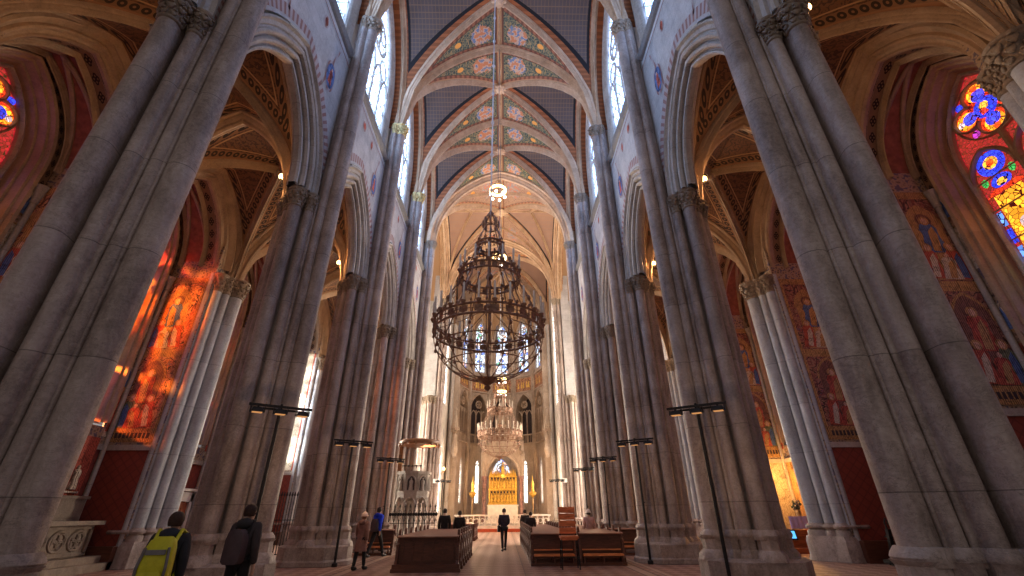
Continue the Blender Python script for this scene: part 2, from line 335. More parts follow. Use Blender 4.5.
# ------------------------------------------------------------------ mesh building
class MB:
    def __init__(s): s.v = []; s.f = []; s.m = []; s.uv = []
    def add(s, vs, fs, mi=0, uvs=None):
        o = len(s.v); s.v += [tuple(p) for p in vs]
        for k, f in enumerate(fs):
            s.f.append([i+o for i in f]); s.m.append(mi)
            s.uv.append([uvs[i] for i in f] if uvs else None)
    def grid(s, rows, mi=0, closed=False, uv=None):
        n = len(rows[0]); vs = [p for r in rows for p in r]; fs = []
        for i in range(len(rows)-1):
            for j in range(n if closed else n-1):
                k = (j+1) % n; fs.append((i*n+j, i*n+k, (i+1)*n+k, (i+1)*n+j))
        s.add(vs, fs, mi, [q for r in uv for q in r] if uv else None)
    def loft(s, rings, mi=0, cap0=True, cap1=True):
        s.grid(rings, mi, True); n = len(rings[0])
        if cap0: s.add(rings[0], [tuple(reversed(range(n)))], mi)
        if cap1: s.add(rings[-1], [tuple(range(n))], mi)
    def prism(s, poly, z0, z1, mi=0, top=1.0):
        cx = sum(p[0] for p in poly)/len(poly); cy = sum(p[1] for p in poly)/len(poly)
        s.loft([[(x, y, z0) for x, y in poly], [(cx+(x-cx)*top, cy+(y-cy)*top, z1) for x, y in poly]], mi)
    def box(s, c, d, rz=0, mi=0, rx=0):
        R = Matrix.Rotation(rz, 3, 'Z') @ Matrix.Rotation(rx, 3, 'X')
        vs = []
        for k in range(8):
            p = R @ Vector(((k & 1)-.5, ((k >> 1) & 1)-.5, (k >> 2)-.5)*Vector(d) if False else (((k & 1)-.5)*d[0], (((k >> 1) & 1)-.5)*d[1], ((k >> 2)-.5)*d[2]))
            vs.append((p.x+c[0], p.y+c[1], p.z+c[2]))
        s.add(vs, [(0, 2, 3, 1), (4, 5, 7, 6), (0, 1, 5, 4), (2, 6, 7, 3), (0, 4, 6, 2), (1, 3, 7, 5)], mi)
    def lathe(s, prof, c=(0, 0, 0), n=12, mi=0, rot=0, cap=True):
        s.loft([[(c[0]+r*cos(2*pi*k/n+rot), c[1]+r*sin(2*pi*k/n+rot), c[2]+z) for k in range(n)] for r, z in prof], mi, cap, cap)
    def tube(s, pts, r, n=6, mi=0, closed=False):
        pts = [Vector(p) for p in pts]; N = len(pts); rings = []; ref = None
        for i in range(N):
            a = pts[(i-1) % N] if (closed or i > 0) else pts[i]; b = pts[(i+1) % N] if (closed or i < N-1) else pts[i]
            t = (b-a).normalized()
            if ref is None: ref = Vector((0, 0, 1)) if abs(t.z) < .9 else Vector((1, 0, 0))
            x = ref.cross(t)
            if x.length < 1e-4: x = Vector((0, 1, 0)).cross(t)
            x.normalize(); y = t.cross(x); ref = y if False else ref
            rr = r(i/(N-1)) if callable(r) else r
            rings.append([pts[i]+x*rr*cos(2*pi*k/n)+y*rr*sin(2*pi*k/n) for k in range(n)])
        if closed: rings.append(rings[0]); s.loft(rings, mi, False, False)
        else: s.loft(rings, mi)
    def ring(s, c, R, r, n=40, k=6, mi=0):
        s.tube([(c[0]+R*cos(2*pi*i/n), c[1]+R*sin(2*pi*i/n), c[2]) for i in range(n)], r, k, mi, True)
    def blob(s, c, d, n=8, m=5, mi=0, rz=0):
        rings = []
        for i in range(m+1):
            a = -pi/2+pi*i/m; rr = max(cos(a), .02)
            ring = []
            for k in range(n):
                x, y = d[0]*rr*cos(2*pi*k/n), d[1]*rr*sin(2*pi*k/n)
                ring.append((c[0]+x*cos(rz)-y*sin(rz), c[1]+x*sin(rz)+y*cos(rz), c[2]+d[2]*sin(a)))
            rings.append(ring)
        s.loft(rings, mi)
    def sweep(s, path, prof, lat, mi=0, uv=False):
        """profile (lateral, inward) along a planar path whose plane has horizontal normal lat"""
        path = [Vector(p) for p in path]; lat = Vector(lat).normalized(); rows = []; uvs = []; L = 0
        for i, p in enumerate(path):
            t = (path[min(i+1, len(path)-1)]-path[max(i-1, 0)]).normalized(); nrm = lat.cross(t)
            if nrm.z > 0 or (abs(nrm.z) < 1e-3 and False): nrm = -nrm
            if i: L += (p-path[i-1]).length
            rows.append([p+lat*a+nrm*b for a, b in prof]); uvs.append([(L, j/(len(prof)-1)) for j in range(len(prof))])
        s.grid(rows, mi, False, uvs if uv else None)
    def build(s, name, mats, parent=None, loc=(0, 0, 0), smooth=None):
        me = bpy.data.meshes.new(name); me.from_pydata(s.v, [], s.f)
        for m in (mats if isinstance(mats, (list, tuple)) else [mats]): me.materials.append(m)
        me.polygons.foreach_set('material_index', s.m)
        if any(s.uv):
            L = me.uv_layers.new(name='UVMap'); i = 0
            for u in s.uv:
                if u:
                    for q in u: L.data[i].uv = q; i += 1
            # faces without coordinates keep (0,0)
                else: i += 0
            if not all(s.uv):
                i = 0
                for f, u in zip(s.f, s.uv):
                    for k in range(len(f)): L.data[i].uv = u[k] if u else (0, 0); i += 1
        me.update()
        if smooth:
            me.polygons.foreach_set('use_smooth', [True]*len(me.polygons))
            me.set_sharp_from_angle(angle=math.radians(smooth))
        o = bpy.data.objects.new(name, me); COL.objects.link(o); o.location = loc
        if parent: o.parent = parent
        return o

def thing(name, label, cat, loc=(0, 0, 0), rz=0, group=None, kind=None):
    o = bpy.data.objects.new(name, None); COL.objects.link(o); o.empty_display_size = .2
    o.location = loc; o.rotation_euler = (0, 0, rz); tag(o, label, cat, group, kind); return o
def tag(o, label, cat, group=None, kind=None):
    if label: o['label'] = label
    if cat: o['category'] = cat
    if group: o['group'] = group
    if kind: o['kind'] = kind
    return o
def struct(o, label=None):
    o['kind'] = 'structure'
    if label: o['label'] = label
    return o
def dup(root, loc, rz=0, label=None, group=None):
    r = root.copy(); COL.objects.link(r); r.location = loc; r.rotation_euler = (0, 0, rz)
    if label: r['label'] = label
    if group: r['group'] = group
    def rec(a, b):
        for ch in a.children:
            c = ch.copy(); COL.objects.link(c); c.parent = b; rec(ch, c)
    rec(root, r); return r

def c_for(a, rise): return max(0.0, (rise*rise-a*a)/(2*a))
def arch_pts(a, c, e=0, n=14):
    """pointed arch, left springing to right; concentric offset e"""
    R = a+c+e; fm = acos(c/R); P = [(-c+R*cos(fm*i/n), R*sin(fm*i/n)) for i in range(n+1)]
    return [(-s, z) for s, z in P]+[(s, z) for s, z in reversed(P[:-1])]
def arch_z(s, a, c, e=0):
    R = a+c+e; s = abs(s)
    return sqrt(max(0, R*R-(s+c)**2)) if s <= a+e else 0.0
def archband(mb, a, c, prof, mapf, z0, leg=0, n=14, mi=0, uvscale=None):
    """moulded arch: prof = [(e, d)] swept along the arch, legs down to z0-leg"""
    cols = []
    for e, d in prof:
        P = [(s, z0+z) for s, z in arch_pts(a, c, e, n)]
        if leg: P = [(P[0][0], z0-leg)]+P+[(P[-1][0], z0-leg)]
        cols.append([mapf(s, z, d) for s, z in P])
    rows = [[cols[j][i] for j in range(len(prof))] for i in range(len(cols[0]))]
    uv = None
    if uvscale:
        L = 0; uv = []
        for i, r in enumerate(rows):
            if i: L += (Vector(r[0])-Vector(rows[i-1][0])).length
            uv.append([(L*uvscale, j/(len(prof)-1)) for j in range(len(prof))])
    mb.grid(rows, mi, False, uv)
def wallstrip(mb, mapf, s0, s1, z0, z1, opens=(), d=0, n=36, mi=0):
    """wall face with stacked pointed openings (a, c, e, sill, spring) centred on s = 0"""
    ss = [s0+(s1-s0)*i/n for i in range(n+1)]
    for a, c, e, sill, spr in opens: ss += [-(a+e), a+e, -(a+e)+1e-4, a+e-1e-4, 0]
    ss = sorted(set(round(s, 5) for s in ss if s0 <= s <= s1))
    for A, B in zip(ss, ss[1:]):
        mid = (A+B)/2; lo = [(z0, z0)]
        zs = [(z0, z0)]
        for a, c, e, sill, spr in sorted(opens, key=lambda o: o[3]):
            if abs(mid) < a+e:
                zs += [(sill, sill), (spr+arch_z(A, a, c, e), spr+arch_z(B, a, c, e))]
        zs.append((z1, z1))
        for k in range(0, len(zs), 2):
            (a0, b0), (a1, b1) = zs[k], zs[k+1]
            if a1-a0 < 1e-4 and b1-b0 < 1e-4: continue
            mb.add([mapf(A, a0, d), mapf(B, b0, d), mapf(B, b1, d), mapf(A, a1, d)], [(0, 1, 2, 3)], mi, [(A, a0), (B, b0), (B, b1), (A, a1)])
def arch_face(mb, mapf, a, c, spr, sill, d, n=14, mi=0, e=0):
    P = [(s, spr+z) for s, z in arch_pts(a, c, e, n)]
    for (sa, za), (sb, zb) in zip(P, P[1:]):
        q = [(sa, sill), (sb, sill), (sb, zb), (sa, za)]
        mb.add([mapf(s, z, d) for s, z in q], [(0, 1, 2, 3)], mi, q)
def disc(mb, mapf, s, z, r, d, mi=0, n=18, rz=1.0):
    q = [(s+r*cos(2*pi*k/n), z+r*rz*sin(2*pi*k/n)) for k in range(n)]
    mb.add([mapf(x, y, d) for x, y in q], [tuple(range(n))], mi, q)
def poly(mb, mapf, pts, d, mi=0):
    mb.add([mapf(x, y, d) for x, y in pts], [tuple(range(len(pts)))], mi, list(pts))
def flatring(mb, mapf, s, z, r, w, d, t, mi=0, n=24, a0=0, a1=2*pi):
    """stone ring of square section in the plane of a window"""
    rows = []; full = abs(a1-a0-2*pi) < 1e-6
    for i in range(n+1):
        A = a0+(a1-a0)*i/n; C, Sn = cos(A), sin(A)
        rows.append([mapf(s+(r+q)*C, z+(r+q)*Sn, d+h) for q, h in ((-w, 0), (-w*.5, -t*.5), (w*.5, -t*.5), (w, 0), (w, t), (-w, t), (-w, 0))])
    mb.grid(rows, mi)
def bar(mb, mapf, s0, z0, s1, z1, w, d, t, mi=0):
    L = sqrt((s1-s0)**2+(z1-z0)**2); nx, nz = -(z1-z0)/L*w, (s1-s0)/L*w
    rows = [[mapf(s+nx*k, z+nz*k, d+h) for k, h in ((-1, 0), (-.45, -t*.6), (.45, -t*.6), (1, 0), (1, t), (-1, t), (-1, 0))] for s, z in ((s0, z0), (s1, z1))]
    mb.grid(rows, mi)
def robed(mb, mapf, s, z, h, w, d, robe, head, halo=None, lean=0.0, over=None):
    """small painted standing figure"""
    b = [(-.5, 0), (.5, 0), (.44, .25), (.36, .5), (.42, .68), (.28, .8), (.1, .84), (-.1, .84), (-.28, .8), (-.4, .66), (-.33, .5), (-.46, .25)]
    poly(mb, mapf, [(s+x*w+lean*y*h, z+y*h) for x, y in b], d, robe)
    if over is not None: poly(mb, mapf, [(s+x*w+lean*y*h, z+y*h) for x, y in ((-.2, .05), (.15, .02), (.3, .5), (.22, .74), (-.05, .6))], d-.006, over)
    if halo is not None: disc(mb, mapf, s+lean*h*.9, z+h*.91, h*.13, d-.004, halo, 14)
    disc(mb, mapf, s+lean*h*.9, z+h*.9, h*.075, d-.008, head, 12, 1.2)

# ------------------------------------------------------------------ measurements (metres)
PY = [6.6+BAY*k for k in range(5)]; P5Y = 43.4
PX, WX, NW = 6.85, 13.22, 6.45
CAP0, CAP1 = 11.1, 11.8
VC = c_for(VA, VR)
def pv(s): return VZ+sqrt(max(0, (VA+VC)**2-(VA*s+VC)**2))
AR, AVH, AHB = 4.4, 2.8, BAY/2
AC = c_for(AVH, AR)
def pa(s): return CAP1+sqrt(max(0, (AVH+AC)**2-(AVH*s+AC)**2))

# ------------------------------------------------------------------ floor
mb = MB(); mb.box((0, 26, -.15), (38, 76, .3)); struct(mb.build('floor', M_floor))

# ------------------------------------------------------------------ clustered pillars
def outline(circles, n=120, c0=(0, 0)):
    P = []
    for k in range(n):
        t = 2*pi*k/n; dx, dy = cos(t), sin(t); r = .05
        for cx, cy, cr in circles:
            cx -= c0[0]; cy -= c0[1]; b = cx*dx+cy*dy; q = cr*cr-(cx*cx+cy*cy-b*b)
            if q >= 0: r = max(r, b+sqrt(q))
        P.append((c0[0]+r*dx, c0[1]+r*dy))
    return P
def shaft(circles, z0, z1, c0=(0, 0), n=240):
    mb = MB(); P = outline(circles, n, c0)
    mb.loft([[(x, y, z) for x, y in P] for z in (z0, z1)]); return mb
def shaft_base(mb, c, z=.78, k=1.0):
    x, y, r = c
    mb.lathe([(r*1.42*k, 0), (r*1.42*k, .16), (r*1.30, .24), (r*1.12, .27), (r*1.12, .31), (r*1.24, .36), (r*1.22, .42), (r*1.05, .46), (r, .5)], (x, y, z), 14)
def capital(circles, z0=CAP0, z1=CAP1, leaves=8):
    mb = MB(); H = z1-z0
    for x, y, r in circles:
        mb.lathe([(r*1.0, -.02), (r*1.18, .0), (r*1.2, .05), (r*1.05, .09), (r*1.06, H*.4), (r*1.3, H*.66), (r*1.55, H*.8), (r*1.58, H*.84), (r*1.48, H*.88), (r*1.66, H*.92), (r*1.66, H)], (x, y, z0), 16)
        for row, (rr, zz, s, nl) in enumerate(((1.12, .22, .75, leaves), (1.26, .48, .85, leaves), (1.46, .72, .95, leaves+1))):
            for k in range(nl):
                a = 2*pi*(k+.5*row)/nl; d = .07*s*(r/.2)**.75; C, Sn = cos(a), sin(a)
                mb.blob((x+r*rr*C, y+r*rr*Sn, z0+H*zz), (d*.75, d*1.2, d*1.6), 6, 4, 0, a)
                mb.blob((x+(r*rr+d*.7)*C, y+(r*rr+d*.7)*Sn, z0+H*zz+d*1.1), (d*.8, d*.95, d*.5), 5, 3, 0, a)
                for q in (-1, 1): mb.blob((x+(r*rr+d*.2)*C-q*Sn*d*.9, y+(r*rr+d*.2)*Sn+q*C*d*.9, z0+H*zz+d*.1), (d*.45, d*.5, d*.7), 5, 3, 0, a)
    return mb
ARC = [(0, .66, .2), (0, -.66, .2), (.36, .38, .145), (.36, -.38, .145), (-.36, .38, .145), (-.36, -.38, .145), (-.69, 0, .19)]
ARC_CORE = [(0, 0, .34), (.13, .53, .05), (.13, -.53, .05), (-.13, .53, .05), (-.13, -.53, .05), (.53, .285, .05), (.53, -.285, .05),
            (-.56, .2, .08), (-.56, -.2, .08), (.0, .42, .1), (0, -.42, .1), (-.45, 0, .15)]
VAU = [(1.0, 0, .235), (.69, .2, .125), (.69, -.2, .125)]
VAU_CORE = [(.6, 0, .24), (.82, .205, .028), (.82, -.205, .028)]
VCAP0, VCAP1 = 21.75, 22.45
def make_pillar(tall=True, gilt=False):
    t = thing('clustered_pillar', 'x', 'pillar', kind='thing')
    mb = MB(); hull = [(1.42, .3), (.8, .98), (-.6, .98), (-1.12, .4), (-1.12, -.4), (-.6, -.98), (.8, -.98), (1.42, -.3)]
    mb.loft([[(x*1.05, y*1.05, 0) for x, y in hull], [(x*1.05, y*1.05, .14) for x, y in hull], [(x, y, .2) for x, y in hull], [(x, y, .6) for x, y in hull], [(x*.9, y*.86, .66) for x, y in hull]])
    for x, y, r in ARC+VAU:     # each shaft stands on its own little faceted pedestal
        q = max(r, .17)
        mb.lathe([(q*1.9, .6), (q*1.75, .74), (q*1.3, .84), (q*1.3, 1.06), (q*1.5, 1.12)], (x*1.04, y*1.04, 0), 8, 0, pi/8)
    o = outline([(x, y, r+.1) for x, y, r in ARC+VAU+ARC_CORE], 120)
    mb.loft([[(x*.97, y*.97, 1.05) for x, y in o], [(x, y, 1.1) for x, y in o], [(x*1.02, y*1.02, 1.15) for x, y in o], [(x, y, 1.2) for x, y in o], [(x*.95, y*.95, 1.27) for x, y in o]])
    mb.build('plinth', M_pillar, t, smooth=35)
    shaft(ARC+ARC_CORE, .6, CAP1).build('shaft_cluster', M_pillar, t, smooth=40)
    shaft(VAU+VAU_CORE, .6, VCAP1, (.8, 0)).build('vaulting_shaft', M_pillar, t, smooth=40)
    capital(ARC).build('leaf_capital', M_cap, t, smooth=60)
    capital(VAU, VCAP0, VCAP1).build('vaulting_capital', M_gilt if gilt else M_cap, t, smooth=60)
    return t
names = ['nearest, leaning in at the {} edge with its foot cut off', 'second along the {} arcade with a floodlight rail above head height',
         'third along the {} arcade with its whole plinth on view', 'fourth along the {} arcade, behind the third one',
         'fifth along the {} arcade at the near corner of the crossing', 'far {} corner of the crossing, pale and brightly lit before the choir']
first = make_pillar(); g_first = None
for k, y in enumerate(PY+[P5Y]):
    for sg, nm in ((-1, 'left'), (1, 'right')):
        rz = 0 if sg < 0 else pi
        lab = 'clustered stone pillar, '+names[k].format(nm)
        if k == 0 and sg < 0: p = first; p.location = (sg*PX, y, 0); p.rotation_euler.z = rz; p['label'] = lab
        else: p = dup(first, (sg*PX, y, 0), rz, lab)
        p['group'] = 'clustered pillars of the nave'
        for ch in p.children:
            if ch.name.startswith('vaulting_capital') and k in (2, 3) and sg < 0:
                ch.data = ch.data.copy(); ch.data.materials[0] = M_gilt

# ------------------------------------------------------------------ nave arcade walls
AA = 2.0; ARISE = 3.35; ACC = c_for(AA, ARISE)
NPROF = [(.92, 0), (.9, -.08), (.83, -.1), (.79, -.03), (.78, 0), (.72, .02), (.66, .02), (.63, .09), (.58, .09), (.55, .03), (.48, .01), (.42, .05), (.40, .15), (.43, .22),
         (.36, .24), (.33, .17), (.27, .13), (.2, .16), (.17, .25), (.2, .34), (.12, .36), (.08, .29), (.02, .3), (-.02, .38), (0, .46), (0, .56), (.14, .62), (.2, .72), (.4, .74), (.45, .84), (.92, .86)]
SILL = 19.7
CW, CSP = 2.45, 23.9; CWC = c_for(CW, 5.2)      # clerestory window half width, springing
n_trim = 0
def trim(mb, m, smooth=None):
    global n_trim; n_trim += 1
    return struct(mb.build('trim_%d' % n_trim, m, smooth=smooth))
n_win = 0
def lancet_window(mapf, a, c, spr, sill, mats_glass, lights=2, d0=0.0, M=M_mould, arcs=True, depth=.16):
    """window: stone frame + tracery + one glass pane mesh"""
    global n_win; n_win += 1
    rise = arch_z(0, a, c)
    r = bpy.data.objects.new('window_%d' % n_win, None); COL.objects.link(r); struct(r)
    fr = MB(); archband(fr, a, c, [(.02, d0-.12), (-.07, d0-.16), (-.13, d0-.08), (-.13, d0+.1)], mapf, spr, spr-sill, 12)
    bar(fr, mapf, -a, sill+.05, a, sill+.05, .09, d0, .1); fr.build('window_frame', M, r)
    tr = MB(); w = 2*a/lights
    for k in range(1, lights): bar(tr, mapf, -a+k*w, sill, -a+k*w, spr+.05, .075 if k*2 == lights else .05, d0, .08)
    hs = w/2; hc = c_for(hs-.03, w*.85)
    for k in range(lights):
        sc = -a+(k+.5)*w
        archband(tr, hs-.05, hc, [(.07, d0), (.03, d0-.07), (-.03, d0-.07), (-.05, d0), (-.05, d0+.08)], lambda s, z, d: mapf(s+sc, z, d), spr-.35, 0, 8)
        for zz in range(1, int((spr-.4-sill)/1.25)+1): bar(tr, mapf, sc-hs, sill+zz*1.25, sc+hs, sill+zz*1.25, .018, d0, .03)
    if arcs:
        zc = spr+rise*.46; rr = a*.44
        flatring(tr, mapf, 0, zc, rr, .06, d0, .08)
        for k in range(4 if lights > 2 else 4):
            A = pi/4+k*pi/2; flatring(tr, mapf, rr*.5*cos(A), zc+rr*.5*sin(A), rr*.42, .035, d0+.01, .06, 0, 14)
        if lights > 2:
            for s in (-1, 1): flatring(tr, mapf, s*a*.5, spr+rise*.16+.2, a*.24, .045, d0, .08, 0, 16)
    tr.build('tracery', M, r)
    pn = MB(); arch_face(pn, mapf, a, c, spr, sill, d0+.05, 12)
    pn.build('pane', mats_glass, r)
    return r

walls = {}
for sg, nm in ((-1, 'left'), (1, 'right')):
    W = MB(); back = MB()
    for k in range(-1, 4):
        yc = PY[0]+BAY*(k+.5)
        mf = (lambda yc: lambda s, z, d: (sg*(NW+d), yc+s, z))(yc)
        wallstrip(W, mf, -AHB, AHB, CAP1, SILL, [(AA, ACC, 1.0, CAP1, CAP1)], 0, 30)
        wallstrip(W, lambda s, z, d: mf(s, z, d+.88), -AHB, AHB, CAP1, 17.4, [(AA, ACC, 1.0, CAP1, CAP1)], 0, 30)
        # clerestory stage, set back behind a sloping sill
        W.grid([[mf(-AHB, SILL, 0), mf(AHB, SILL, 0)], [mf(-AHB, SILL+.35, .2), mf(AHB, SILL+.35, .2)]])
        wallstrip(W, mf, -AHB, AHB, SILL+.35, 30.4, [(CW+.16, CWC, 0, SILL+.4, CSP)], .2, 24)
        cf = MB(); archband(cf, CW, CWC, [(.5, .18), (.46, .1), (.36, .08), (.3, .16), (.2, .2), (.14, .14), (.06, .2), (0, .3), (0, .5)], mf, CSP, CSP-SILL-.4, 12)
        trim(cf, M_mould, 40)
        am = MB(); archband(am, AA, ACC, NPROF, mf, CAP1, 0, 20); trim(am, M_mould, 30)
        fz = MB(); archband(fz, AA, ACC, [(1.5, -.012), (1.12, -.012)], mf, CAP1, 0, 20, uvscale=1.0); trim(fz, M_frieze)
        # painted medallions in the spandrels belong to the wall
        W.mat = None
        for s in (-1, 1):
            disc(W, mf, s*1.8, 16.9, .42, -.015, 5, 20, 1.8); disc(W, mf, s*1.8, 16.9, .34, -.025, 2 if s > 0 else 3, 16, 1.8)
            robed(W, mf, s*1.8, 16.5, .8, .3, -.03, 3 if s > 0 else 2, 4)
            disc(W, mf, s*.62, 18.45, .2, -.015, 1, 14, 1.5); disc(W, mf, s*.62, 18.45, .13, -.022, 3, 12, 1.5)
        W.box((sg*(NW-.05), yc, 18.98), (.012, BAY, .04), mi=1)
        for s in (-1, 1): poly(W, mf, [(s*1.3, 15.9), (s*1.42, 15.9), (s*2.1, 18.7), (s*1.98, 18.7)], -.012, 5)
        lancet_window(mf, CW-.02, CWC, CSP, SILL+.4, G_clere if sg < 0 else G_clereR, 4, .36)
    for y0, y1 in ((PY[4], PY[4]+.3), (P5Y-.3, P5Y+1.0)):
        W.box((sg*(NW+.44), (y0+y1)/2, 21.1), (.86, y1-y0, 18.6))
    struct(W.build('wall_%s_nave' % nm, [M_wall, M_frieze, M_frblue, M_frred, M_frskin, M_frieze]))
    sc = MB()
    for y0, y1 in [(PY[0]+BAY*k+.35, PY[0]+BAY*(k+1)-.35) for k in range(-1, 4)]:
        sc.loft([[(sg*(NW+a), y, z) for a, z in ((.02, SILL-.32), (-.1, SILL-.22), (-.2, SILL-.08), (-.2, SILL), (.3, SILL+.22), (.3, SILL-.32))] for y in (y0, y1)])
    trim(sc, M_grey)

# ------------------------------------------------------------------ vaults
RIBP = [(-.31, -.15), (-.31, .08), (-.25, .14), (-.19, .10), (-.17, .20), (-.12, .28), (-.085, .24), (-.07, .36), (0, .42), (.07, .36), (.085, .24), (.12, .28), (.17, .20), (.19, .10), (.25, .14), (.31, .08), (.31, -.15)]
def slim(k, d=1.0): return [(a*k, b*d) for a, b in RIBP]
def groin(a, b, pf, n=14, lateral=True, ext=0):
    mb = MB()
    for q in range(4):
        if q % 2 == 1 and not lateral: continue
        rows = []
        for i in range(n+1):
            s = i/n; row = []
            for j in range(9):
                v = -1+2*j/8
                # axial cells (q even): height follows x; side cells: height follows y
                if q % 2 == 0:
                    sy = 1 if q == 0 else -1
                    row.append(None); lo = s
                    row[-1] = (s, v, sy)
                else: row.append((s, v, 1 if q == 1 else -1))
            rows.append(row)
        if q % 2 == 0:
            for side in (-1, 1):
                g = [[(side*a*s, (1 if q == 0 else -1)*b*(s+(1-s)*j/6), pf(s)) for j in range(7)] for s in [i/n for i in range(n+1)]]
                mb.grid(g)
        else:
            for side in (-1, 1):
                g = [[((1 if q == 1 else -1)*a*(s+(1-s)*j/6), side*b*s, pf(s)) for j in range(7)] for s in [i/n for i in range(n+1)]]
                mb.grid(g)
            if ext: mb.grid([[((1 if q == 1 else -1)*(a+u), b*(-1+2*i/24), pf(abs(-1+2*i/24))) for i in range(25)] for u in (0, ext)])
    return mb
def rib_path(p0, p1, pf, n=22):
    """rib over the plan line p0-p1 whose crown is midway"""
    P = []
    for i in range(n+1):
        t = -1+2*i/n; s = abs(t)
        s = 1-(1-s)**1.0
        P.append((p0[0]+(p1[0]-p0[0])*i/n, p0[1]+(p1[1]-p0[1])*i/n, pf(s)))
    return P
def boss(mb, c, r):
    mb.lathe([(r*.55, .1), (r, -.08), (r*1.05, -.2), (r*.8, -.32), (r*.3, -.4)], c, 14)
    for k in range(8):
        a = 2*pi*k/8; mb.blob((c[0]+r*1.05*cos(a), c[1]+r*1.05*sin(a), c[2]-.2), (r*.33, r*.33, .12), 6, 4)
TR = None
def nave_bay(yc, b, m, label=None, tierceron=False, lateral=True, last=False, first=False):
    v = groin(VA, b, pv, lateral=lateral, ext=.7).build('ceiling', m, None, (0, yc, 0), smooth=50); struct(v)
    for s in (-1, 1):
        r = MB(); p = rib_path((-VA, -s*b), (VA, s*b), pv); r.sweep(p, slim(.58, .8), (s*b, -VA, 0)); r.build('rib', M_rib, v, smooth=45)
    for yy in ([-b] if not last else [-b, b]):
        r = MB(); r.sweep([(x, yy, VZ+z) for x, z in arch_pts(VA-.02, VC, 0, 16)], slim(.82, 1.0), (0, 1, 0)); r.build('rib', M_rib, v, smooth=45)
    r = MB(); r.sweep([(0, -b, pv(0)), (0, b, pv(0))], slim(.3, .35), (1, 0, 0)); r.build('rib', M_rib, v)
    if lateral:
        for s in (-1, 1):
            r = MB(); r.sweep([(s*(VA-.1), -b+2*b*i/24, pv(abs(-1+2*i/24))) for i in range(25)], slim(.6, .6), (1, 0, 0)); r.build('rib', M_rib, v, smooth=45)
    if tierceron:
        for sx in (-1, 1):
            for sy in (-1, 1):
                for q in ((0, sy*b*.5), (sx*VA*.5, 0)):
                    # from the corner to a point on the ridges, on the surface
                    P = []
                    for i in range(15):
                        t = i/14; x = sx*VA*(1-t)+q[0]*t; y = sy*b*(1-t)+q[1]*t
                        P.append((x, y, pv(min(abs(x)/VA, abs(y)/b))+.0))
                    r = MB(); r.sweep(P, slim(.4, .65), (P[0][1]-P[-1][1], P[-1][0]-P[0][0], 0)); r.build('rib', M_rib, v, smooth=45)
        r = MB(); r.sweep([(-VA, 0, pv(0)), (VA, 0, pv(0))], slim(.42, .45), (0, 1, 0)); r.build('rib', M_rib, v)
    bs = MB(); boss(bs, (0, 0, pv(0)-.05), .36 if not tierceron else .55); bs.build('boss', M_rib, v, smooth=40)
    return v
for k in range(-1, 4): nave_bay(PY[0]+BAY*(k+.5), BAY/2, M_vault)
XY = (PY[4]+P5Y)/2; XB = (P5Y-PY[4])/2
nave_bay(XY, XB, M_vaultx, tierceron=True)
# heavier arches closing the crossing
for yy in (PY[4], P5Y):
    mb = MB(); mb.sweep([(x, yy, VZ+z) for x, z in arch_pts(VA-.05, VC, 0, 18)], [(a*1.7, b*1.35) for a, b in RIBP], (0, 1, 0)); trim(mb, M_rib, 45)
for sg in (-1, 1):
    mb = MB(); mb.sweep([(sg*(VA+.1), PY[4]+(P5Y-PY[4])*i/32, pv(abs(-1+2*i/32))) for i in range(33)], [(a*1.7, b*1.35) for a, b in RIBP], (1, 0, 0)); trim(mb, M_rib, 45)

# aisle vaults
AXC = 10.22
ab0 = groin(AVH, AHB, pa, 12, ext=.2).build('ceiling', M_aisle, smooth=50); struct(ab0)
for s in (-1, 1):
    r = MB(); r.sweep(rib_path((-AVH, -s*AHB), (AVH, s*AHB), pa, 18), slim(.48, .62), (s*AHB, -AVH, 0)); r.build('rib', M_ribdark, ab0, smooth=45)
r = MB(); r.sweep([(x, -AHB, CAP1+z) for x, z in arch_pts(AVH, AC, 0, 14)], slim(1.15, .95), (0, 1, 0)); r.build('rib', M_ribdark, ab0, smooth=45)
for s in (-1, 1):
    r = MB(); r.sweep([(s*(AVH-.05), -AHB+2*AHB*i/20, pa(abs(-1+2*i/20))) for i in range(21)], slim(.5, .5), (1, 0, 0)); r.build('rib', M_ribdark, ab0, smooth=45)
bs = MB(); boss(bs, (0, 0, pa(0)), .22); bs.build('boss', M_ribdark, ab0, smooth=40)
ab0.location = (-AXC, PY[0]+AHB, 0)
for k in range(-1, 4):
    for sg in (-1, 1):
        if k == 0 and sg == -1: continue
        c = ab0.copy(); COL.objects.link(c); c.location = (sg*AXC, PY[0]+BAY*(k+.5), 0)
        for ch in list(ab0.children):
            q = ch.copy(); COL.objects.link(q); q.parent = c

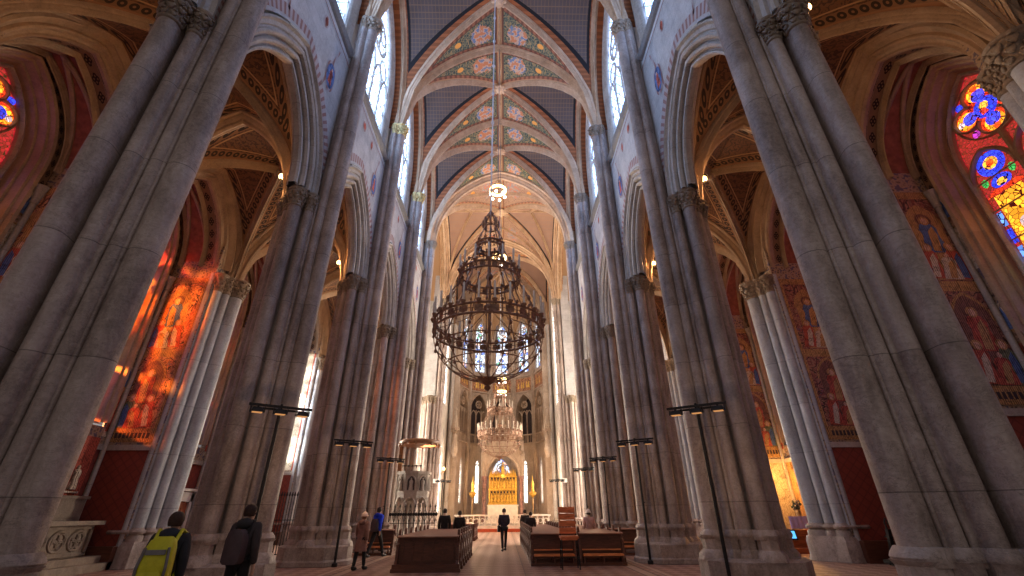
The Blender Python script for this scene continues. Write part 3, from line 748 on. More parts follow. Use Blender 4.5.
# ------------------------------------------------------------------ aisle wall piers
WP = [(.56, 0, .30), (.38, .46, .17), (.38, -.46, .17), (.16, .78, .2), (.16, -.78, .2)]
WPC = [(-.5, 0, .8), (.2, .62, .05), (.2, -.62, .05), (.38, .30, .045), (.38, -.30, .045), (-.1, .98, .13), (-.1, -.98, .13), (-.45, .85, .2), (-.45, -.85, .2)]
def make_pier():
    t = thing('wall_pier', 'x', 'pillar', kind='thing')
    mb = MB(); hull = outline([(-.2, 0, 1.1)]+[(x*1.04, y*1.04, r*1.5+.07) for x, y, r in WP], 26)
    mb.loft([[(x*1.05, y*1.05, 0) for x, y in hull], [(x, y, .2) for x, y in hull], [(x, y, .66) for x, y in hull], [(x*.94, y*.94, .82) for x, y in hull]])
    for c in WP: shaft_base(mb, c)
    o = outline([(x, y, r+.11) for x, y, r in WP+WPC], 100)
    mb.loft([[(x, y, 1.08) for x, y in o], [(x*1.03, y*1.03, 1.14) for x, y in o], [(x, y, 1.2) for x, y in o]])
    mb.build('plinth', M_pillar, t, smooth=35)
    shaft(WP+WPC, .6, CAP1, n=220).build('shaft_cluster', M_pier, t, smooth=40)
    capital(WP, 10.95, CAP1).build('leaf_capital', M_cap, t, smooth=60)
    return t
wp = make_pier()
plabs = {(0, -1): 'slim clustered pier against the aisle wall beside the stained glass at the left edge', (0, 1): 'slim clustered pier with leafy capital crossing the corner of the large stained glass window',
         (1, -1): 'slim wall pier of the left aisle hidden behind the nearest big pillar', (1, 1): 'slim wall pier of the right aisle behind the nearest big pillar',
         (2, -1): 'slim blue-grey wall pier beside the glowing orange fresco', (2, 1): 'slim pale wall pier right of the orange-lit chapel, whole from plinth to capital',
         (3, -1): 'slim wall pier seen between second and third left nave pillars', (3, 1): 'slim pale green wall pier seen between second and third right nave pillars',
         (4, -1): 'slim wall pier at the far end of the left aisle', (4, 1): 'slim wall pier at the far end of the right aisle'}
for k in range(5):
    for sg in (-1, 1):
        rz = 0 if sg < 0 else pi; loc = (sg*WX, PY[k], 0)
        if k == 0 and sg < 0: p = wp; p.location = loc; p['label'] = plabs[(k, sg)]
        else: p = dup(wp, loc, rz, plabs[(k, sg)])
        p['group'] = 'wall piers of the aisles'

# ------------------------------------------------------------------ chapels in the aisle walls
NA, NRISE = 2.12, 3.4; NCC = c_for(NA, NRISE); NSP = 12.15
GA, GC, GSP, GSILL = 1.44, c_for(1.44, 2.8), 12.1, 4.9
D_IN, D_GL = 2.15, 3.0          # outer wall face and glass behind the aisle wall plane
AW = 13.05
CHPROF = [(.62, -.02), (.58, -.12), (.48, -.14), (.43, -.02), (.38, .04), (.34, .14), (.26, .1), (.2, .12), (.15, .24), (.07, .28), (.0, .26), (-.04, .36), (0, .46), (0, .55)]
def stained_window(mf, clear=False):
    """leaded glass in colours: quatrefoil rose over two lancets with figures"""
    global n_win; n_win += 1
    r = bpy.data.objects.new('window_%d' % n_win, None); COL.objects.link(r); struct(r)
    fr = MB(); archband(fr, GA, GC, [(.03, -.1), (-.05, -.15), (-.1, -.05), (-.1, .12)], mf, GSP, GSP-GSILL, 14); bar(fr, mf, -GA, GSILL+.05, GA, GSILL+.05, .1, 0, .1)
    fr.build('window_frame', M_mould, r)
    tr = MB(); rise = arch_z(0, GA, GC); zc = GSP+rise*.45
    bar(tr, mf, 0, GSILL, 0, GSP+.2, .08, 0, .1)
    for s in (-1, 1):
        archband(tr, GA/2-.06, c_for(GA/2-.06, 1.0), [(.08, 0), (.03, -.08), (-.03, -.08), (-.06, 0), (-.06, .08)], lambda a, z, d: mf(a+s*GA/2, z, d), GSP-.95, 0, 10)
        for z in (5.9, 6.95, 8.0, 9.05, 10.1, 11.15): bar(tr, mf, s*GA/2-.62, z, s*GA/2+.62, z, .022, 0, .03)
    for k in range(4):
        A = pi/2*k; flatring(tr, mf, .56*cos(A), zc+.56*sin(A), .42, .035, 0, .09, 0, 22, A-2.25, A+2.25)
    flatring(tr, mf, 0, zc, 1.02, .03, .02, .08, 0, 30)
    tr.build('tracery', M_ribdark, r)
    pn = MB(); d = .06   # materials: 0 red 1 blue 2 amber 3 green 4 pale 5 purple 6 light blue
    arch_face(pn, mf, GA, GC, GSP, GSILL, d+.02, 14, 7)
    disc(pn, mf, 0, zc, .36, d-.004, 1, 18); disc(pn, mf, .02, zc+.08, .15, d-.01, 2, 12); poly(pn, mf, [(-.05, zc-.2), (.16, zc-.22), (.2, zc), (.02, zc+.02)], d-.012, 0)
    for k in range(4):
        A = pi/2*k; cx, cz = .6*cos(A), zc+.6*sin(A)
        disc(pn, mf, cx, cz, .385, d-.003, 0, 18); disc(pn, mf, cx*1.06, zc+(cz-zc)*1.06, .3, d-.004, 2, 18); disc(pn, mf, cx*.86, zc+(cz-zc)*.86, .22, d-.008, 1, 14)
        disc(pn, mf, cx*1.36, zc+(cz-zc)*1.36, .11, d-.009, 0 if k % 2 else 4, 10)
        B = A+pi/4; disc(pn, mf, .86*cos(B), zc+.86*sin(B), .13, d, 5 if k % 2 else 1, 10)
    for s in (-1, 1):
        c0 = s*GA/2; z2 = GSP-.5
        if s < 0:
            for k in range(4):
                A = pi/4+pi/2*k; disc(pn, mf, c0+.2*cos(A), z2+.2*sin(A), .17, d-.004, 1, 14); disc(pn, mf, c0+.2*cos(A), z2+.2*sin(A), .1, d-.008, 0, 12)
            disc(pn, mf, c0, z2, .09, d-.01, 6, 10)
        else:
            disc(pn, mf, c0, z2, .42, d-.004, 1, 20); disc(pn, mf, c0, z2+.02, .22, d-.008, 2, 14); disc(pn, mf, c0, z2+.03, .12, d-.012, 0, 12)
        disc(pn, mf, c0, z2-.68, .3, d-.006, 1, 16, .75); disc(pn, mf, c0, z2-.72, .16, d-.009, 2, 12, .8)
        for q in (-1, 1): disc(pn, mf, c0+q*.42, z2-.5, .1, d-.006, 3, 8, 1.6)
        # architectural canopy, yellow diaper ground, robed figures, blue border
        poly(pn, mf, [(c0-.6, z2-1.02), (c0+.6, z2-1.02), (c0+.35, z2-.86), (c0-.35, z2-.86)], d-.006, 0)
        poly(pn, mf, [(c0-.42, 7.3), (c0+.42, 7.3), (c0+.42, z2-1.05), (c0-.42, z2-1.05)], d-.004, 2)
        for q in (-1, 1):
            for zz in range(8): poly(pn, mf, [(c0+q*.46, 5.2+zz*.62), (c0+q*.6, 5.2+zz*.62), (c0+q*.6, 5.2+zz*.62+.5), (c0+q*.46, 5.2+zz*.62+.5)], d-.006, 6 if zz % 2 else 1)
        robed(pn, mf, c0-.05, 7.3, 2.3, .75, d-.008, 0, 4, 2, .03*s, 3 if s > 0 else 1)
        robed(pn, mf, c0+.25, 7.3, 1.5, .45, d-.014, 3 if s > 0 else 1, 4, 2, 0, 4)
        poly(pn, mf, [(c0-.42, 5.2), (c0+.42, 5.2), (c0+.42, 7.1), (c0-.42, 7.1)], d-.004, 1); robed(pn, mf, c0, 5.3, 1.6, .6, d-.008, 3, 4, 2, 0, 0)
    pn.build('pane', [G_clear]*8 if clear else [G_red, G_blue, G_yel, G_green, G_white, G_purple, G_sky, G_deep], r)

mural_labels = {(-1, 0): 'fresco on a left chapel wall behind the nearest left pillar', (1, 0): 'dusky red fresco between the nearest right pillar and the big stained glass window',
  (-1, 1): 'tall fresco glowing red and orange in sunlight through coloured glass', (1, 1): 'dim purple-brown fresco above the red wall, between the nearest right pillar and a pale pier',
  (-1, 2): 'narrow glimpse of fresco beside the second left pillar', (1, 2): 'fresco with blue-robed figures above the orange-lit altar chapel'}
for sg, nm in ((-1, 'left'), (1, 'right')):
    W = MB(); ledge = MB()
    for k in range(-1, 4):
        yc = PY[0]+BAY*(k+.5)
        mf = (lambda yc: lambda s, z, d: (sg*(AW+d), yc+s, z))(yc)
        wallstrip(W, mf, -AHB, AHB, NSP, 17.0, [(NA, NCC, .6, NSP, NSP)], 0, 30, 0)
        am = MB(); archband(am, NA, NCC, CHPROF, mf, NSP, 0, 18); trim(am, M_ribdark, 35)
        ob = MB(); archband(ob, NA, NCC, [(1.12, -.015), (.66, -.015)], mf, NSP, 0, 18, uvscale=1.0); trim(ob, M_band)
        # pier masses either side, chapel side walls
        for s in (-1, 1):
            ys = yc+s*(AHB+NA)/2; W.box((sg*(AW+1.35), ys, 7.0), (2.4, AHB-NA+.02, 14), mi=1)
        # chapel vault: ribbed pointed barrel with stencilled bands
        cv = MB()
        for d0, d1, mi in ((.5, .95, 0), (.95, 1.95, 1), (1.95, D_IN, 0)): archband(cv, NA, NCC, [(0, d0), (0, d1)], mf, NSP, 0, 18, mi, 1.0)
        v = struct(cv.build('ceiling', [M_band, M_chapelvault], smooth=50))
        for d in (.97, 1.93):
            r = MB(); r.sweep([mf(s, NSP+z, d) for s, z in arch_pts(NA, NCC, 0, 12)], slim(.3, .5), (1, 0, 0)); r.build('rib', M_ribdark, v)
        for s in (-1, 1):
            r = MB(); P = []
            for i in range(13):
                t = i/12; ss = s*NA*(1-t); P.append(Vector(mf(ss, NSP+arch_z(ss, NA, NCC)-.02, .95+t*.5 if True else 0)))
            r.tube(P, .09, 6); r.build('rib', M_ribdark, v)
            r = MB(); P = [Vector(mf(s*NA*(1-i/12), NSP+arch_z(s*NA*(1-i/12), NA, NCC)-.02, 1.95-.5*i/12)) for i in range(13)]
            r.tube(P, .09, 6); r.build('rib', M_ribdark, v)
        # outer wall with window opening and splayed frame
        wallstrip(W, mf, -NA, NA, 0, 15.8, [(GA+.3, GC, 0, GSILL-.15, GSP)], D_IN, 24, 2)
        sp = MB(); archband(sp, GA, GC, [(.42, D_IN-.02), (.38, D_IN-.1), (.3, D_IN-.06), (.27, D_IN+.1), (.2, D_IN+.12), (.17, D_IN+.4), (.1, D_IN+.42), (.06, D_IN+.75), (0, D_GL)], mf, GSP, GSP-GSILL, 16); trim(sp, M_ribdark, 30)
        qb = MB(); archband(qb, GA, GC, [(.67, D_IN-.012), (.43, D_IN-.012)], mf, GSP, GSP-11.6, 16, uvscale=1.3); trim(qb, M_band)
        W.grid([[mf(-GA-.3, GSILL-.1, D_IN-.05), mf(GA+.3, GSILL-.1, D_IN-.05)], [mf(-GA, GSILL+.25, D_GL), mf(GA, GSILL+.25, D_GL)]], 3)
        stained_window(lambda s, z, d, mf=mf: mf(s, z, D_GL-.1+d), clear=(k == 3 and sg < 0))
        if k == 3 and sg < 0:  # narrow red strip paints in the red light on the pier edge
            for a, b_, m_ in ((.34, .46, 7), (.46, 2.2, 8)): W.add([(sg*(AW+a), yc+NA-.02, 4.2), (sg*(AW+b_), yc+NA-.02, 4.2), (sg*(AW+b_), yc+NA-.02, NSP), (sg*(AW+a), yc+NA-.02, NSP)], [(0, 1, 2, 3)], m_)
        # red dado below, stone ledge and bench step
        for s, a, b in ((1, .32, D_IN), (-1, .32, D_IN)):
            y = yc+s*(NA-.012)
            W.add([(sg*(AW+a), y, .7), (sg*(AW+b), y, .7), (sg*(AW+b), y, 3.95), (sg*(AW+a), y, 3.95)], [(0, 1, 2, 3)], 8 if (sg > 0 and k == 2) else 4)  # lamp-lit right chapel: warm light put into a paler dado colour
            ledge.box((sg*(AW+1.4), yc+s*(NA-.03), 4.02), (2.2, .08, .2)); ledge.box((sg*(AW+1.4), yc+s*(NA-.12), .35), (2.3, .3, .7), mi=1)
            # thin corner shafts with little capitals and painted figures on the outer wall
            ledge.lathe([(.16, .7), (.16, .85), (.1, .95), (.085, 1.0), (.085, 10.8), (.12, 10.85), (.1, 10.92), (.16, 11.3), (.19, 11.4), (.19, 11.5)], (sg*(AW+D_IN-.1), yc+s*(NA-.1), 0), 10)
            for zz in (4.6, 8.6):
                m2 = lambda a_, z, d, s=s: mf(s*1.93+a_, z, D_IN-.02+d)
                poly(W, m2, [(-.13, zz-.2), (.13, zz-.2), (.13, zz+2.6), (-.13, zz+2.6)], 0, 5)
                poly(W, m2, [(-.12, zz+1.75), (.12, zz+1.75), (.09, zz+2.05), (0, zz+2.5), (-.09, zz+2.05)], -.006, 6)
                robed(W, m2, 0, zz, 1.7, .24, -.01, 7 if zz < 6 else 8, 9, 10)
        W.add([mf(-NA, .7, D_IN-.01), mf(NA, .7, D_IN-.01), mf(NA, 3.95, D_IN-.01), mf(-NA, 3.95, D_IN-.01)], [(0, 1, 2, 3)], 10 if (sg > 0 and k == 2) else 4)
        ledge.box((sg*(AW+D_IN-.05), yc, 4.02), (.12, 2*NA, .2)); ledge.box((sg*(AW+D_IN-.2), yc, .35), (.4, 2*NA, .7), mi=1)
        # frescoes on the side wall that faces the nave entrance
        if k in (0, 1, 2):
            t = thing('mural', mural_labels[(sg, k)], 'mural', mf(0, 4.12, 1.4)); t.location.y = yc+NA-.03; loc = t.location
            ml = lambda s, z, d: (sg*s, d-.01, z)          # s from the pier to the corner shaft
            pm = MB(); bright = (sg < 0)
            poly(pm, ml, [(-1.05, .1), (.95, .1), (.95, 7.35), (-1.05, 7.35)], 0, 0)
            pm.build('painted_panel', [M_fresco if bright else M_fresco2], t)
            bd = MB()
            for z0, z1 in ((.1, .62), (3.55, 3.9), (7.1, 7.4)): poly(bd, ml, [(-1.05, z0), (.95, z0), (.95, z1), (-1.05, z1)], -.006, 0)
            for s0, s1 in ((-1.05, -.93), (.8, .95)): poly(bd, ml, [(s0, .1), (s1, .1), (s1, 7.4), (s0, 7.4)], -.007, 0)
            for i in range(11): poly(bd, ml, [(-.85+i*.155, .25), (-.75+i*.155, .25), (-.75+i*.155, .45), (-.85+i*.155, .45)], -.009, 1)
            for i in range(26): disc(bd, ml, .875, .3+i*.27, .045, -.009, 1, 8)
            bd.build('painted_border', [M_ochre, M_frdark_shade], t)
            sc = MB()     # upper and lower scene, each under a painted gothic canopy
            for zb in (.62, 3.95):
                P = [(-.05+s, zb+1.95+z) for s, z in arch_pts(.55, c_for(.55, .85), 0, 8)]
                poly(sc, ml, [(-.6, zb)]+P+[(.5, zb)], -.005, 6 if zb < 2 else 5)
                Q = [(-.05+s, zb+1.95+z) for s, z in arch_pts(.55, c_for(.55, .85), .09, 8)]
                for (a0, b0), (a1, b1) in zip(zip(P, Q), zip(P[1:], Q[1:])): poly(sc, ml, [a0, a1, b1, b0], -.012, 5)
                disc(sc, ml, -.05, zb+2.25, .27, -.008, 6, 14); disc(sc, ml, -.05, zb+2.22, .12, -.012, 1, 10)
                robed(sc, ml, -.05, zb+1.0, 1.35, .75, -.014, 0 if zb < 2 else 1, 3, 5, 0, 5)
                robed(sc, ml, -.5, zb+.05, 1.25, .6, -.02, 0, 3, 5, .08, 4)
                robed(sc, ml, .42, zb+.02, 1.3, .6, -.02, 2 if zb < 2 else 0, 3, 5, -.08, 1)
                robed(sc, ml, 0, zb+.02, .95, .6, -.026, 0 if zb < 2 else 4, 3, None, .1, 5)
            sc.build('painted_figures', [M_frred, M_frblue, M_frgreen, M_frskin, M_frwhite, M_ochre, M_umber], t)
    struct(W.build('wall_%s_aisle' % nm, [M_ribdark, M_orn, M_orn, M_mould, M_dado, M_frwhite, M_frblue, M_frred, M_frwhite, M_frskin, M_ochre]))
    struct(ledge.build('baseboard_%s' % nm, [M_mould, M_pew]))

# ------------------------------------------------------------------ transepts
for sg, nm in ((-1, 'left'), (1, 'right')):
    W = MB(); y0, y1 = PY[4]+.3, P5Y+1.2; TX = 17.0
    mf = lambda s, z, d: (sg*(TX+d), XY-.8+s, z)
    wallstrip(W, mf, -5.4, 7.4, 0, 26, [(2.3, c_for(2.3, 4.5), 0, 3.2, 12)], 0, 30)
    lancet_window(mf, 2.28, c_for(2.28, 4.5), 12, 3.2, G_trans, 4, .25)
    # nave side return wall (over the aisle) and east wall with a chapel arch
    W.add([(sg*7.6, y0, 16), (sg*TX, y0, 16), (sg*TX, y0, 26), (sg*7.6, y0, 26)], [(0, 1, 2, 3)])
    me = lambda s, z, d: (sg*(11.8+s), y1+d, z)
    wallstrip(W, me, -5.2, 5.3, 0, 26, [(1.8, c_for(1.8, 3.2), 0, 4.0, 10)], 0, 24)
    lancet_window(me, 1.78, c_for(1.78, 3.2), 10, 4.0, G_trans, 3, .25)
    struct(W.build('wall_%s_transept' % nm, [M_wall]))
    cv = MB(); cv.grid([[(x, XY+s*(5.9/VA), VZ+z) for s, z in arch_pts(VA, VC, 0, 14)] for x in (sg*VA, sg*TX)]); struct(cv.build('ceiling', M_vaultx, smooth=50))

# ------------------------------------------------------------------ choir and apse
CY1 = 51.0; AR0 = 4.95
cb = (CY1-P5Y)/2; cyc = (CY1+P5Y)/2
nave_bay(cyc, cb, M_vaultx)
CHW = 6.0
for sg, nm in ((-1, 'left'), (1, 'right')):
    W = MB(); mf = lambda s, z, d: (sg*(CHW+d), cyc+.55+s, z)
    wallstrip(W, mf, -cb+.4, cb-.5, 0, 30, [(1.1, c_for(1.1, 2.4), 0, 1.6, 7.2), (1.35, c_for(1.35, 3.2), 0, 12.0, 22.6)], 0, 24)
    for (a, ri, sill, spr) in ((1.1, 2.4, 1.6, 7.2), (1.35, 3.2, 12.0, 22.6)):
        lancet_window(mf, a, c_for(a, ri), spr, sill, G_bright, 2, .2)
    # slender wall shafts at the mouth of the apse
    for y, r in ((CY1-.2, .26), (CY1-.62, .15), (CY1+.2, .15)):
        W.lathe([(r*1.6, 0), (r*1.6, 1.0), (r, 1.2), (r, 21.6), (r*1.5, 22.0), (r*1.7, 22.3)], (sg*(CHW-.25), y, 0), 12)
    struct(W.build('wall_%s_choir' % nm, [M_mould]))
ang = [pi*k/5 for k in range(6)]
V = [Vector((AR0*cos(a), CY1+AR0*sin(a), 0)) for a in ang]
APM = [M_cream, M_fresco, M_gold, M_frdark_shade]
for i in range(5):
    A, B = V[i], V[i+1]; mid = (A+B)/2; ax = (B-A).normalized(); hw = (B-A).length/2
    out = Vector((-(ax.y)*-1, -ax.x, 0)); out = out if out.dot(mid-Vector((0, CY1, 0))) > 0 else -out
    mf = (lambda mid, ax, out: lambda s, z, d: tuple(mid+ax*s+out*d+Vector((0, 0, z*1.045))))(mid, ax, out)
    W = MB(); ga = 1.16; gc = c_for(ga, 1.9); wa = .88; wc = c_for(wa, 2.0)
    side = i in (1, 3)
    op = [(ga, gc, 0, 8.6, 12.2), (wa, wc, 0, 16.8, 21.5)]
    la = .36 if i != 2 else 1.25
    op.append((la, c_for(la, .7 if i != 2 else 2.2), 0, 2.4, 6.2 if i != 2 else 5.0))
    wallstrip(W, mf, -hw, hw, 0, 26.5, op, 0, 24)
    # painted frieze between gallery and windows, sills
    for z0, z1, m in ((14.55, 16.1, 1), (7.75, 8.45, 0)): W.add([mf(-hw, z0, -.03), mf(hw, z0, -.03), mf(hw, z1, -.03), mf(-hw, z1, -.03)], [(0, 1, 2, 3)], m)
    for k in range(7): poly(W, mf, [(-.9+k*.26, 14.9), (-.7+k*.26, 14.9), (-.72+k*.26, 15.4+.18*(k % 3)), (-.8+k*.26, 15.75)], -.05, 2 if (i+k) % 3 else 1)
    for z in (8.5, 14.4, 16.3): W.add([mf(-hw, z-.1, 0), mf(hw, z-.1, 0), mf(hw, z-.06, -.2), mf(-hw, z-.06, -.2), mf(hw, z+.06, -.2), mf(-hw, z+.06, -.2), mf(hw, z+.14, 0), mf(-hw, z+.14, 0)], [(0, 1, 2, 3), (3, 2, 4, 5), (5, 4, 6, 7)])
    # gallery recess, its shade painted in as a dark back
    W.add([mf(-ga-.1, 8.4, 1.4), mf(ga+.1, 8.4, 1.4), mf(ga+.1, 14.3, 1.4), mf(-ga-.1, 14.3, 1.4)], [(0, 1, 2, 3)], 3)
    archband(W, ga, gc, [(0, 0), (0, 1.4)], mf, 12.2, 3.7, 10)
    struct(W.build('wall_apse', APM))
    t = MB(); archband(t, ga, gc, [(.2, -.02), (.14, -.12), (.04, -.1), (0, 0)], mf, 12.2, 3.6, 12)
    for s in (-.37, .37): bar(t, mf, s, 8.6, s, 12.25, .05, .05, .1)
    for s in (-.74, 0, .74): archband(t, .3, c_for(.3, .5), [(.07, .05), (0, -.02), (-.05, .05)], lambda a, z, d: mf(a+s, z, d), 11.7, 0, 6)
    flatring(t, mf, 0, 12.95, .4, .06, .05, .1)
    for k in range(4): flatring(t, mf, .18*cos(pi/4+k*pi/2), 12.95+.18*sin(pi/4+k*pi/2), .16, .03, .05, .08, 0, 12)
    bar(t, mf, -ga, 9.5, ga, 9.5, .07, 0, .1)
    for k in range(9): bar(t, mf, -ga+.14+k*.245, 8.6, -ga+.14+k*.245, 9.5, .03, .04, .06)
    archband(t, wa, wc, [(.3, -.02), (.2, -.14), (.1, -.08), (0, .05)], mf, 21.5, 4.7, 12)
    trim(t, M_cream, 40)
    lancet_window(mf, wa-.02, wc, 21.5, 16.8, G_apse, 2, .12, M_mould)
    lancet_window(mf, la-.01, c_for(la, .7 if i != 2 else 2.2), 6.2 if i != 2 else 5.0, 2.4, G_bright if i != 2 else G_apse, 1 if i != 2 else 2, .12, M_mould, i == 2)
mb = MB()
for sg in (-1, 1): mb.box((sg*5.6, CY1+.1, 14), (1.5, .5, 28))
SS = [-1+i/20 for i in range(41)]
mb.grid([[(VA*1.06*u, CY1+.02, pv(abs(u))+.05) for u in SS], [(AR0*.97*u, CY1+.02, pv(abs(u))-.02) for u in SS]])
struct(mb.build('wall_apse_mouth', M_cream))
# apse angle shafts and vault
cr = Vector((0, CY1, pv(0)))
def apse_rib(a, n=14): return [Vector((AR0*cos(a)*(1-i/n), CY1+AR0*sin(a)*(1-i/n), pv(1-i/n))) for i in range(n+1)]
vt = MB()
for i in range(5):
    R0, R1 = apse_rib(ang[i]), apse_rib(ang[i+1]); mm = apse_rib((ang[i]+ang[i+1])/2)
    mmz = [Vector((p.x*.951, CY1+(p.y-CY1)*.951, max(p.z, 25.6+(pv(0)-25.6)*(k/14)))) for k, p in enumerate(mm)]
    vt.grid([R0, [(a+b)/2*1 if False else a.lerp(b, .5) for a, b in zip(R0, mmz)], mmz, [a.lerp(b, .5) for a, b in zip(mmz, R1)], R1])
av = struct(vt.build('ceiling', M_vaultx, smooth=60))
for i in range(1, 5):
    r = MB(); r.tube(apse_rib(ang[i]), .17, 8); r.build('rib', M_rib, av, smooth=60)
    p = V[i]*.985+Vector((0, CY1*.015, 0)); r = MB()
    for dx, q in ((0, .2), (-.24, .11), (.24, .11)):
        t_ = Vector((-sin(ang[i]), cos(ang[i]), 0))
        c = Vector((0, CY1, 0))+(V[i]-Vector((0, CY1, 0)))*.97+t_*dx
        r.lathe([(q*1.6, 0), (q*1.6, .9), (q, 1.1), (q, 8.2), (q*1.4, 8.4), (q, 8.6), (q, 21.6), (q*1.5, 22.0), (q*1.7, 22.3)], c, 10)
    trim(r, M_cream, 50)
r = MB(); boss(r, (0, CY1, pv(0)), .5); r.build('boss', M_rib, av)
# canopied saints on the shafts at the mouth of the apse (one each side, high up)
def statue(mb, x, y, z, h, mi=0):
    mb.lathe([(.17*h, 0), (.18*h, .1*h), (.14*h, .45*h), (.17*h, .68*h), (.12*h, .8*h), (.05*h, .84*h)], (x, y, z), 10, mi)
    mb.blob((x, y, z+.91*h), (.07*h, .075*h, .09*h), 8, 6, mi)
for sg, nm in ((-1, 'left'), (1, 'right')):
    t = thing('canopied_statue', 'stone saint under a tall canopy high on the %s side of the apse mouth' % nm, 'statue', (sg*5.0, CY1-1.2, 7.4))
    b = MB(); statue(b, 0, 0, .5, 1.7); b.build('figure', M_cream, t, smooth=50)
    b = MB(); b.lathe([(.12, -.5), (.35, 0), (.4, .35), (.42, .5)], (0, 0, 0), 8); b.build('bracket', M_cream, t)
    b = MB(); b.lathe([(.42, 2.3), (.45, 2.5), (.36, 2.6), (.2, 3.3), (.08, 4.4), (.14, 4.5), (.02, 4.8)], (0, 0, 0), 8)
    for k in range(6): b.lathe([(.05, 2.1), (.05, 2.7), (.01, 3.1)], (.42*cos(k*pi/3), .42*sin(k*pi/3), 0), 5)
    b.build('canopy', M_cream, t)

# ------------------------------------------------------------------ high altar
t = thing('high_altar', 'gilded high altar under a pointed stone canopy at the end of the choir', 'altar', (.2, 51.0, 0))
ALT = t
b = MB(); b.box((0, .3, .35), (4.8, 2.4, .7)); b.box((0, .4, .8), (3.6, 1.9, .25)); b.build('step', M_white, t)
b = MB(); b.box((0, .2, 1.6), (3.1, 1.0, 1.35)); b.box((0, .2, 2.32), (3.3, 1.15, .12))
for k in range(7): b.box((-1.32+k*.44, -.32, 1.6), (.06, .06, 1.2))
b.build('mensa', M_white, t)
g = MB(); g.box((0, .55, 3.35), (2.95, .35, 1.95))
for k in range(9):
    x = -1.36+k*.34; H = 4.3+.55*(1-abs(k-4)/4)+(.55 if k == 4 else 0)
    g.box((x, .34, 3.4), (.06, .1, 2.0)); g.lathe([(.07, 4.3), (.09, 4.42), (.05, 4.5), (.012, H+.5)], (x, .4, 0), 6)
for k in range(8):
    x = -1.19+k*.34
    for z in (2.95, 3.9): g.box((x, .355, z), (.27, .05, .78), 0, 1)  # dark panels paint in the niche shade behind the statues
    for z in (2.55, 3.5):
        archband(g, .11, c_for(.11, .2), [(.04, .36), (0, .3), (-.02, .36)], lambda s, zz, d: (x+s, d, zz), z+.6, .55, 6); statue(g, x, .33, z, .62)
    poly(g, lambda s, zz, d: (s, d, zz), [(x-.17, 4.3), (x+.17, 4.3), (x, 4.85)], .42)
for z in (2.45, 3.42, 4.3): g.box((0, .36, z), (3.05, .2, .08))
rt = g.build('retable', [M_gold, M_frdark_shade], t); rt.scale.z = 1.42; rt.location.z = 2.35*(1-1.42)
g = MB(); g.lathe([(.26, 4.2), (.3, 4.6), (.22, 4.7), (.16, 5.2), (.2, 5.3), (.1, 5.5), (.02, 6.0)], (0, .3, 0), 8); rt = g.build('tabernacle_spire', M_gold, t); rt.location.z = .75
for sx in (-1, 1):
    for y in (-.3, 1.2): c = MB(); c.lathe([(.3, .4), (.3, .8), (.2, .95), (.2, 4.6), (.3, 4.85), (.34, 5.1)], (sx*1.95, y, 0), 12); c.build('column', M_red_marble, t, smooth=40)
c = MB(); mfc = lambda s, z, d: (s, -.35+d, z)
archband(c, 1.62, c_for(1.62, 2.2), [(.42, 0), (.36, -.1), (.25, -.06), (.18, -.12), (.08, -.04), (0, .05), (0, .4)], mfc, 5.1, 0, 14)
wallstrip(c, mfc, -2.15, 2.15, 5.1, 7.4, [(1.62, c_for(1.62, 2.2), .38, 5.1, 5.1)], 0.02, 24)
poly(c, mfc, [(-2.2, 7.35), (2.2, 7.35), (0, 10.6)], 0); poly(c, lambda s, z, d: (s, .6+d, z), [(-2.2, 7.35), (2.2, 7.35), (0, 10.6)], 0)
c.grid([[(-2.2, -.35, 7.35), (0, -.35, 10.6), (2.2, -.35, 7.35)], [(-2.2, .6, 7.35), (0, .6, 10.6), (2.2, .6, 7.35)]])
for k in range(9):
    for sx in (-1, 1): c.blob((sx*(2.2-2.2*k/9), -.38, 7.45+3.2*k/9), (.14, .14, .16), 6, 4)
for sx in (-1, 1): c.lathe([(.34, 5.1), (.36, 7.2), (.42, 7.3), (.3, 7.5), (.3, 8.6), (.38, 8.7), (.18, 8.9), (.03, 10.6)], (sx*2.0, 0, 0), 8)
flatring(c, mfc, 0, 8.5, .55, .09, -.05, .1)
c.build('pointed_gable', M_cream, t)
c = MB(); c.lathe([(.8, 9.2), (.8, 10.4), (.55, 10.6), (.5, 11.8), (.62, 11.9), (.3, 12.2), (.04, 14.6)], (0, .3, 0), 8)
for k in range(8): c.lathe([(.1, 9.4), (.1, 11.0), (.02, 12.0)], (.8*cos(k*pi/4), .3+.8*sin(k*pi/4), 0), 5)
c.build('spire', M_cream, t)
r = thing('communion_rail', 'white pierced marble communion rail with red carpeted step before the high altar', 'railing', (.2, 49.2, 0))
b = MB(); b.box((0, -.5, .12), (9.6, 1.3, .24)); b.build('carpeted_step', plain('red_carpet', (.42, .075, .03), .9), r)
b = MB(); b.box((0, 0, 1.42), (9.6, .34, .14)); b.box((0, 0, .38), (9.6, .3, .24))
for k in range(17): b.lathe([(.1, .5), (.06, .6), (.09, .9), (.06, 1.2), (.1, 1.35)], (-4.6+k*.575, 0, 0), 8)
for k in range(16): flatring(b, lambda s, z, d: (s, d, z), -4.31+k*.575, .95, .2, .035, -.03, .07, 0, 14)
b.build('balustrade', M_white, r)
